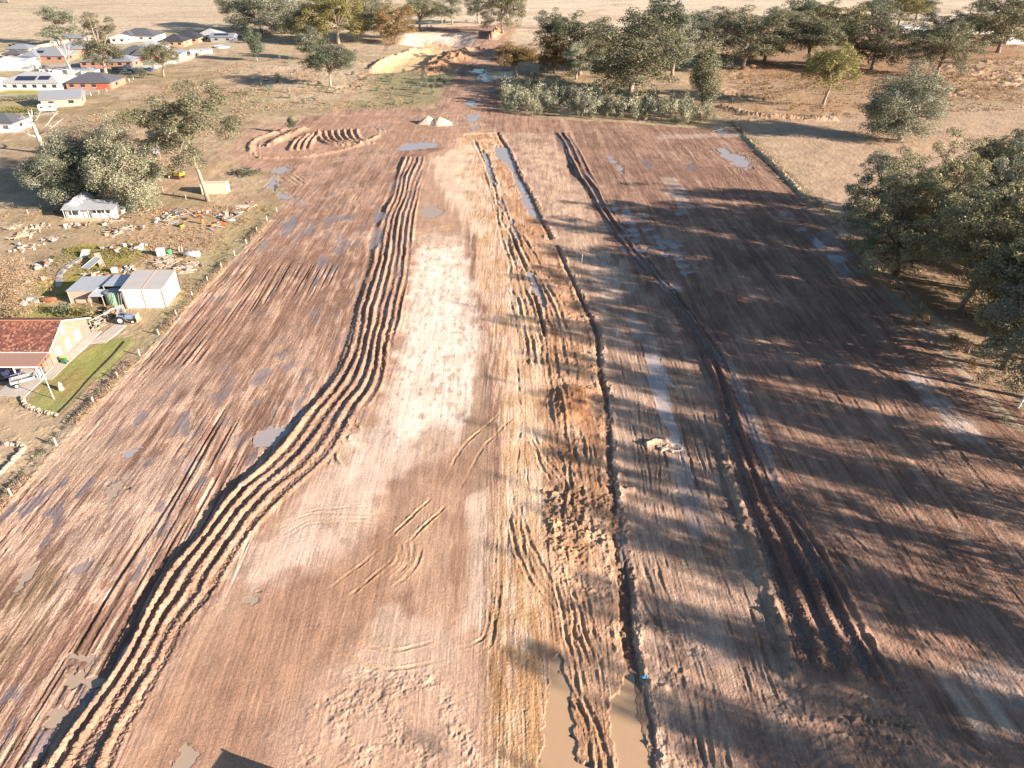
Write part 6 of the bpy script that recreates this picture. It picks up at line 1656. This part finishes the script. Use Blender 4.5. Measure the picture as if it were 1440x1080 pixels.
def scrap(label, u, v, wpx, hpx, seed, mix, n_=12, name='scrap_heap'):
    rr = random.Random(seed); x, y = g(u, v); dep = depth_of(y)
    wx = wpx/F*dep; wy = hpx/F*dep/max(.3, math.sin(math.atan2(H, y)))
    t = thing(name, label, 'scrap heap', (x, y, hz(x, y)), 0, 'scrap heaps of the yard')
    for k in range(n_):
        px_, py_ = rr.gauss(0, wx*.26), rr.gauss(0, wy*.26); an = rr.uniform(0, 3.14); kd = rr.choice(mix); s = rr.uniform(.7, 1.25)
        zb = .1 + .5*max(0, 1-math.hypot(px_/wx, py_/wy)*2.2)*rr.random()
        if kd == 'plank': 
            L_ = rr.uniform(1.6, 3.8)*s
            for q in range(3): part('plank', rr.choice([WOOD, WOODP, BONE, WOOD]), t, lambda mb: mb.box((px_+rr.uniform(-.5, .5), py_+rr.uniform(-.5, .5), zb+.08*q), (L_, .18, .07), rz=an+rr.uniform(-.5, .5), ry=rr.uniform(-.12, .12)))
        elif kd == 'sheet': part('metal_sheet', rr.choice([TINW, TIN, TIND, RUSTM, RUSTM]), t, lambda mb: mb.box((px_, py_, zb+.12), (rr.uniform(.9, 2.2)*s, .8*s, .03), rz=an, rx=rr.uniform(-.5, .5), ry=rr.uniform(-.3, .3)))
        elif kd == 'tyre':
            def ty(mb):
                pts = [(px_+.3*math.cos(a*math.pi/6), py_+.3*math.sin(a*math.pi/6), zb+.1) for a in range(13)]; mb.tube(pts, .1, 7, False)
            part('tyre', BLACK, t, ty)
        elif kd == 'box': part('crate', rr.choice([WHITE, WOODP, RUSTM, TIND, STONE]), t, lambda mb: mb.box((px_, py_, zb+.2*s), (.7*s, .5*s, .45*s), rz=an, rx=rr.uniform(-.2, .2)))
        elif kd == 'pipe': part('pipe', rr.choice([RUSTM, TIND, WHITE]), t, lambda mb: mb.tube([(px_-math.cos(an)*1.2*s, py_-math.sin(an)*1.2*s, zb), (px_+math.cos(an)*1.2*s, py_+math.sin(an)*1.2*s, zb+.2)], .06, 7))
        elif kd == 'rock': part('rubble_block', rr.choice([STONE, STONE, CONC]), t, lambda mb: mb.box((px_, py_, zb+.05), (.5*s, .4*s, .3*s), rz=an, rx=rr.uniform(-.4, .4), taper=.8))
        elif kd == 'branch':
            part('branch', rr.choice([BARK, WOOD]), t, lambda mb: [mb.tube([(px_, py_, zb), (px_+rr.uniform(-1.3, 1.3), py_+rr.uniform(-1, 1), zb+rr.uniform(.1, .5))], [.06, .02], 5) for _ in range(4)])
        elif kd == 'orange': part('machine_part', ORNG, t, lambda mb: mb.box((px_, py_, zb+.2), (.9*s, .35*s, .35*s), rz=an))
    return t
A = ['plank', 'plank', 'sheet', 'rock', 'box', 'pipe']
for args in (
 ('heap of pale broken blocks left of the cottage', 54, 321, 24, 12, 1, ['rock', 'rock', 'plank'], 22),
 ('strip of light rubble and boards in the paddock at the far left', 30, 333, 26, 10, 2, ['rock', 'plank', 'branch'], 18),
 ('yellowish brush pile at the far left of the yard', 20, 322, 14, 8, 3, ['branch', 'plank'], 10),
 ('weedy rubble strip with white sheets in the left of the yard', 72, 338, 34, 10, 4, ['rock', 'branch', 'sheet', 'sheet'], 18),
 ('rubble and stones left of the bare bush', 36, 350, 34, 10, 5, ['rock', 'branch', 'rock', 'box'], 20),
 ('line of bricks, boards and boxes just in front of the cottage', 112, 318, 40, 6, 6, ['box', 'plank', 'sheet', 'rock'], 18),
 ('scrap against the right corner of the cottage', 163, 312, 20, 8, 7, A+['tyre'], 12),
 ('white and dark scrap left of the cottage under the trees', 84, 300, 14, 8, 8, ['sheet', 'sheet', 'tyre'], 8),
 ('flat heap of timber and rusty steel below the cottage', 168, 325, 44, 13, 9, A+['branch'], 26),
 ('scrap behind the cottage at the pale trunks', 172, 297, 20, 10, 10, ['sheet', 'sheet', 'box', 'tyre'], 12),
 ('long low line of old rails right of the pale trunks', 212, 289, 28, 4, 11, ['pipe', 'plank'], 8),
 ('small dark heap beside the pale trunks', 202, 298, 14, 6, 12, ['branch', 'tyre', 'box'], 8),
 ('largest scrap heap, brown branches and frames in the middle of the yard', 240, 308, 50, 18, 13, A+['branch', 'branch', 'tyre'], 34),
 ('scrap with white sheets at the right end of the roof truss', 283, 302, 20, 8, 14, ['sheet', 'box', 'plank', 'orange'], 12),
 ('grey machinery scrap below the container', 314, 306, 26, 12, 15, ['sheet', 'sheet', 'box', 'pipe'], 14),
 ('orange painted machine parts heaped below the grey machinery scrap', 307, 318, 18, 7, 16, ['orange', 'orange', 'sheet', 'pipe'], 9),
 ('rusty dark implements right of the grey machinery scrap', 333, 303, 14, 8, 17, ['pipe', 'box', 'sheet'], 8),
 ('old pale rails lying near the fence end', 345, 293, 20, 12, 18, ['pipe', 'plank'], 8),
 ('two small vehicles worth of white sheet scrap in the middle yard', 195, 348, 24, 8, 19, ['sheet', 'sheet', 'rock', 'box'], 14),
 ('white sheet scrap on the yellow grass', 158, 353, 24, 6, 20, ['sheet', 'box', 'branch'], 9),
 ('tall stack of sawn timber behind the cream-white shed', 233, 370, 26, 12, 21, ['plank', 'plank', 'plank', 'rock'], 26, 'timber_stack'),
 ('long poles and beams sloping down right of the timber stack', 262, 377, 26, 16, 22, ['plank', 'pipe', 'plank'], 18, 'timber_stack'),
 ('mixed scrap with tyres behind the roof of the cream-white shed', 178, 381, 28, 8, 23, A+['tyre', 'tyre'], 18),
 ('scrap line behind the two lean-to roofs', 130, 389, 44, 6, 24, A, 18),
 ('pale bundle and drums left of the collapsed glasshouse', 52, 378, 12, 6, 25, ['box', 'rock', 'branch'], 8),
 ('grey tin-covered heap left of the long slab path', 68, 372, 18, 9, 26, ['sheet', 'sheet', 'sheet', 'box'], 10),
 ('scrap under the bare bush at the left', 52, 394, 30, 7, 27, ['rock', 'branch', 'box'], 10),
 ('jumble of rusty scrap between the tank and the tractor', 150, 443, 34, 13, 28, A+['tyre', 'sheet'], 34),
 ('scrap and boards against the back corner of the tiled house', 136, 458, 16, 12, 29, A, 14),
 ('pale stones and scrap beside the dark boiler', 48, 425, 18, 6, 30, ['rock', 'branch', 'box'], 10),
 ('row of things along the back fence of the tank', 160, 436, 26, 5, 31, ['sheet', 'tyre', 'box'], 10),
 ): scrap(*args)
# collapsed glasshouse, leaning sheets, curved slab path
def leaning(label, u, v, L_, wd, rz, tilt, m, name='leaning_sheet', cat='metal sheet'):
    t = thing(name, label, cat, at_px(u, v), rz)
    part('sheet', m, t, lambda mb: mb.box((0, 0, L_*.5*math.sin(tilt)+.1), (L_, wd, .06), ry=-tilt))
    part('rail', BONE, t, lambda mb: [mb.box((0, s*wd/2, L_*.5*math.sin(tilt)+.14), (L_, .1, .1), ry=-tilt) for s in (-1, 1)])
    part('prop', WOOD, t, lambda mb: mb.tube([(L_*.4, 0, 0), (L_*.4, 0, L_*.85*math.sin(tilt))], .06, 6))
leaning('long white framed panel leaning over the weeds, steepest of the three', 142, 371, 4.2, .9, R(125), .35, WOOD)
leaning('pale glassy panel leaning left of the white framed panel', 130, 375, 3.4, 2.0, R(60), .35, M_('cloudy_panel', (.45, .50, .50), rough=.2, spec=.6))
leaning('white slatted frame standing at the head of the slab path', 121, 361, 2.2, 1.5, R(95), .45, TINW)
t = thing('slab_path', 'curved line of dusty concrete slabs from the lean-to up to the white slatted frame', 'path', (*g(83, 400), 0.02))
px0 = g(83, 400)
pls = smooth_poly(W([(83, 404), (84, 388), (92, 378), (104, 370), (116, 362)]), 4)
for i, (a, b_) in enumerate(zip(pls[:-1], pls[1:])):
    c_ = ((a[0]+b_[0])/2, (a[1]+b_[1])/2); q = math.dist(a, b_)
    part('slab', TIND if i % 3 else CONC, t, lambda mb: mb.box((c_[0]-px0[0], c_[1]-px0[1], hz(*c_)+.06), (q*.96, 1.0, .2), rz=math.atan2(b_[1]-a[1], b_[0]-a[0])))
t = thing('timber_handrail', 'pale handrail frame behind the back corner of the tiled house', 'handrail', (-68.8, 103, 0))
part('rail', BONE, t, lambda mb: [mb.tube([(0, 0, 1.3), (3.0, 5.5, 1.5)], .07, 6), mb.tube([(0, 0, 0), (0, 0, 1.3)], .06, 6), mb.tube([(1.5, 2.8, 0), (1.5, 2.8, 1.4)], .06, 6), mb.tube([(3, 5.5, 0), (3, 5.5, 1.5)], .06, 6)])

# ---------------------------------------------------------------- small things on the work site
def gravel_pile(label, u, v, r_, hh, seed):
    x, y = g(u, v); rs_ = np.random.RandomState(seed); n1, n2 = 26, 44; V = []; Fc = []
    for i in range(n1):
        q = i/(n1-1)
        for j in range(n2):
            a = 2*math.pi*j/n2; rad = r_*q*(1+.10*math.sin(a*2+seed)+.08*math.sin(a*5+seed*2)+.03*rs_.randn())
            zz = hh*(1-q)**.95*(1+.12*math.sin(a*3+seed)*q)+.05*rs_.randn() if q < .98 else -.15
            zz = min(zz, hh*.93+.1*math.sin(a*4))
            V.append((rad*math.cos(a), rad*math.sin(a), zz))
    for i in range(n1-1):
        for j in range(n2): Fc.append((i*n2+j, i*n2+(j+1) % n2, (i+1)*n2+(j+1) % n2, (i+1)*n2+j))
    mb = MB(); mb.add(V, Fc); o = mb.build('gravel_pile', GRAV, loc=(x, y, hz(x, y)), smooth=True)
    tag(o, label, 'gravel pile', 'pale gravel piles'); return o
gravel_pile('left one of the two pale gravel piles on the dirt turning area', 602, 173, 3.4, 2.3, 1)
gravel_pile('right, wider one of the two pale gravel piles on the dirt turning area', 619, 174, 4.0, 2.2, 2)
for u, v, vt, lab in ((818,370,358,'white survey peg in the pale churned patch'), (867,474,463,'white survey peg in the tree shadow right of the trench'),):
    t = thing('survey_peg', lab, 'survey peg', at_px(u, v), 0, 'survey pegs'); hh = height_of(u, v, vt)
    part('stake', WHITE, t, lambda mb: mb.tube([(0, 0, -.2), (.05, 0, hh)], [.035, .035], 4)); part('flag', WHITE, t, lambda mb: mb.box((.05, 0, hh-.1), (.12, .03, .2)))
t = thing('plastic_sheet', 'crumpled bright blue plastic sheet on the trench bank', 'plastic sheet', at_px(906, 954), .3)
mb = MB(); rr = random.Random(2); mb.add([(i*.12-.3, j*.12-.2, .06+rr.uniform(0, .14)) for i in range(6) for j in range(4)], [(i*4+j, i*4+j+1, (i+1)*4+j+1, (i+1)*4+j) for i in range(5) for j in range(3)])
mb.build('sheet', BLUEP, t)
t = thing('coiled_hose', 'white hose coiled in a ring on the wet strip', 'hose', at_px(948, 630))
part('coil', WHITE, t, lambda mb: mb.tube([(1.0*math.cos(a/3), .75*math.sin(a/3), .09+.04*math.sin(a)) for a in range(20)], .045, 6, False))
t = thing('rubble_lump', 'pale lump of excavated clay beside the coiled hose', 'clay lump', at_px(934, 632))
part('lump', STONE, t, lambda mb: [mb.box((0, 0, .15), (1.2, .5, .4), rz=.3, taper=.7), mb.box((.9, -.4, .1), (.6, .4, .3), rz=1.0, taper=.7), mb.box((-.5, .5, .1), (.8, .4, .3), rz=.1, taper=.7)])
t = thing('fallen_branch', 'pale dead branches dropped at the top right corner of the graded field', 'branch', at_px(1012, 183), .2)
part('limb', BONE, t, lambda mb: [mb.tube([(0, 0, .1), (3, 1.2, .5), (6, 1.0, .3)], [.12, .09, .04], 6), mb.tube([(1.5, .6, .3), (3, -1.5, .4)], [.08, .03], 5), mb.tube([(-3, -1, .1), (0, 0, .2), (2, 3, .5)], [.07, .09, .03], 5), mb.tube([(3.2, 1.2, .4), (5, 4, .5)], [.07, .03], 5)])
t = thing('plant_stem', 'whitewashed leaning tree stem at the right frame edge beside the fence', 'tree stem', at_px(1432, 573), .0)
part('stem', WHITE, t, lambda mb: mb.tube([(0, 0, -.2), (.6, .5, 1.2), (1.6, 1.2, 2.6)], [.14, .12, .10], 8))
# unseen box added out of frame to cast the shadow at the lower edge
t = container('shadow_caster', 'unseen steel box added below the frame to cast a shadow on the road surface', -13.0, 26.5, R(-18), TIND, 6.06)
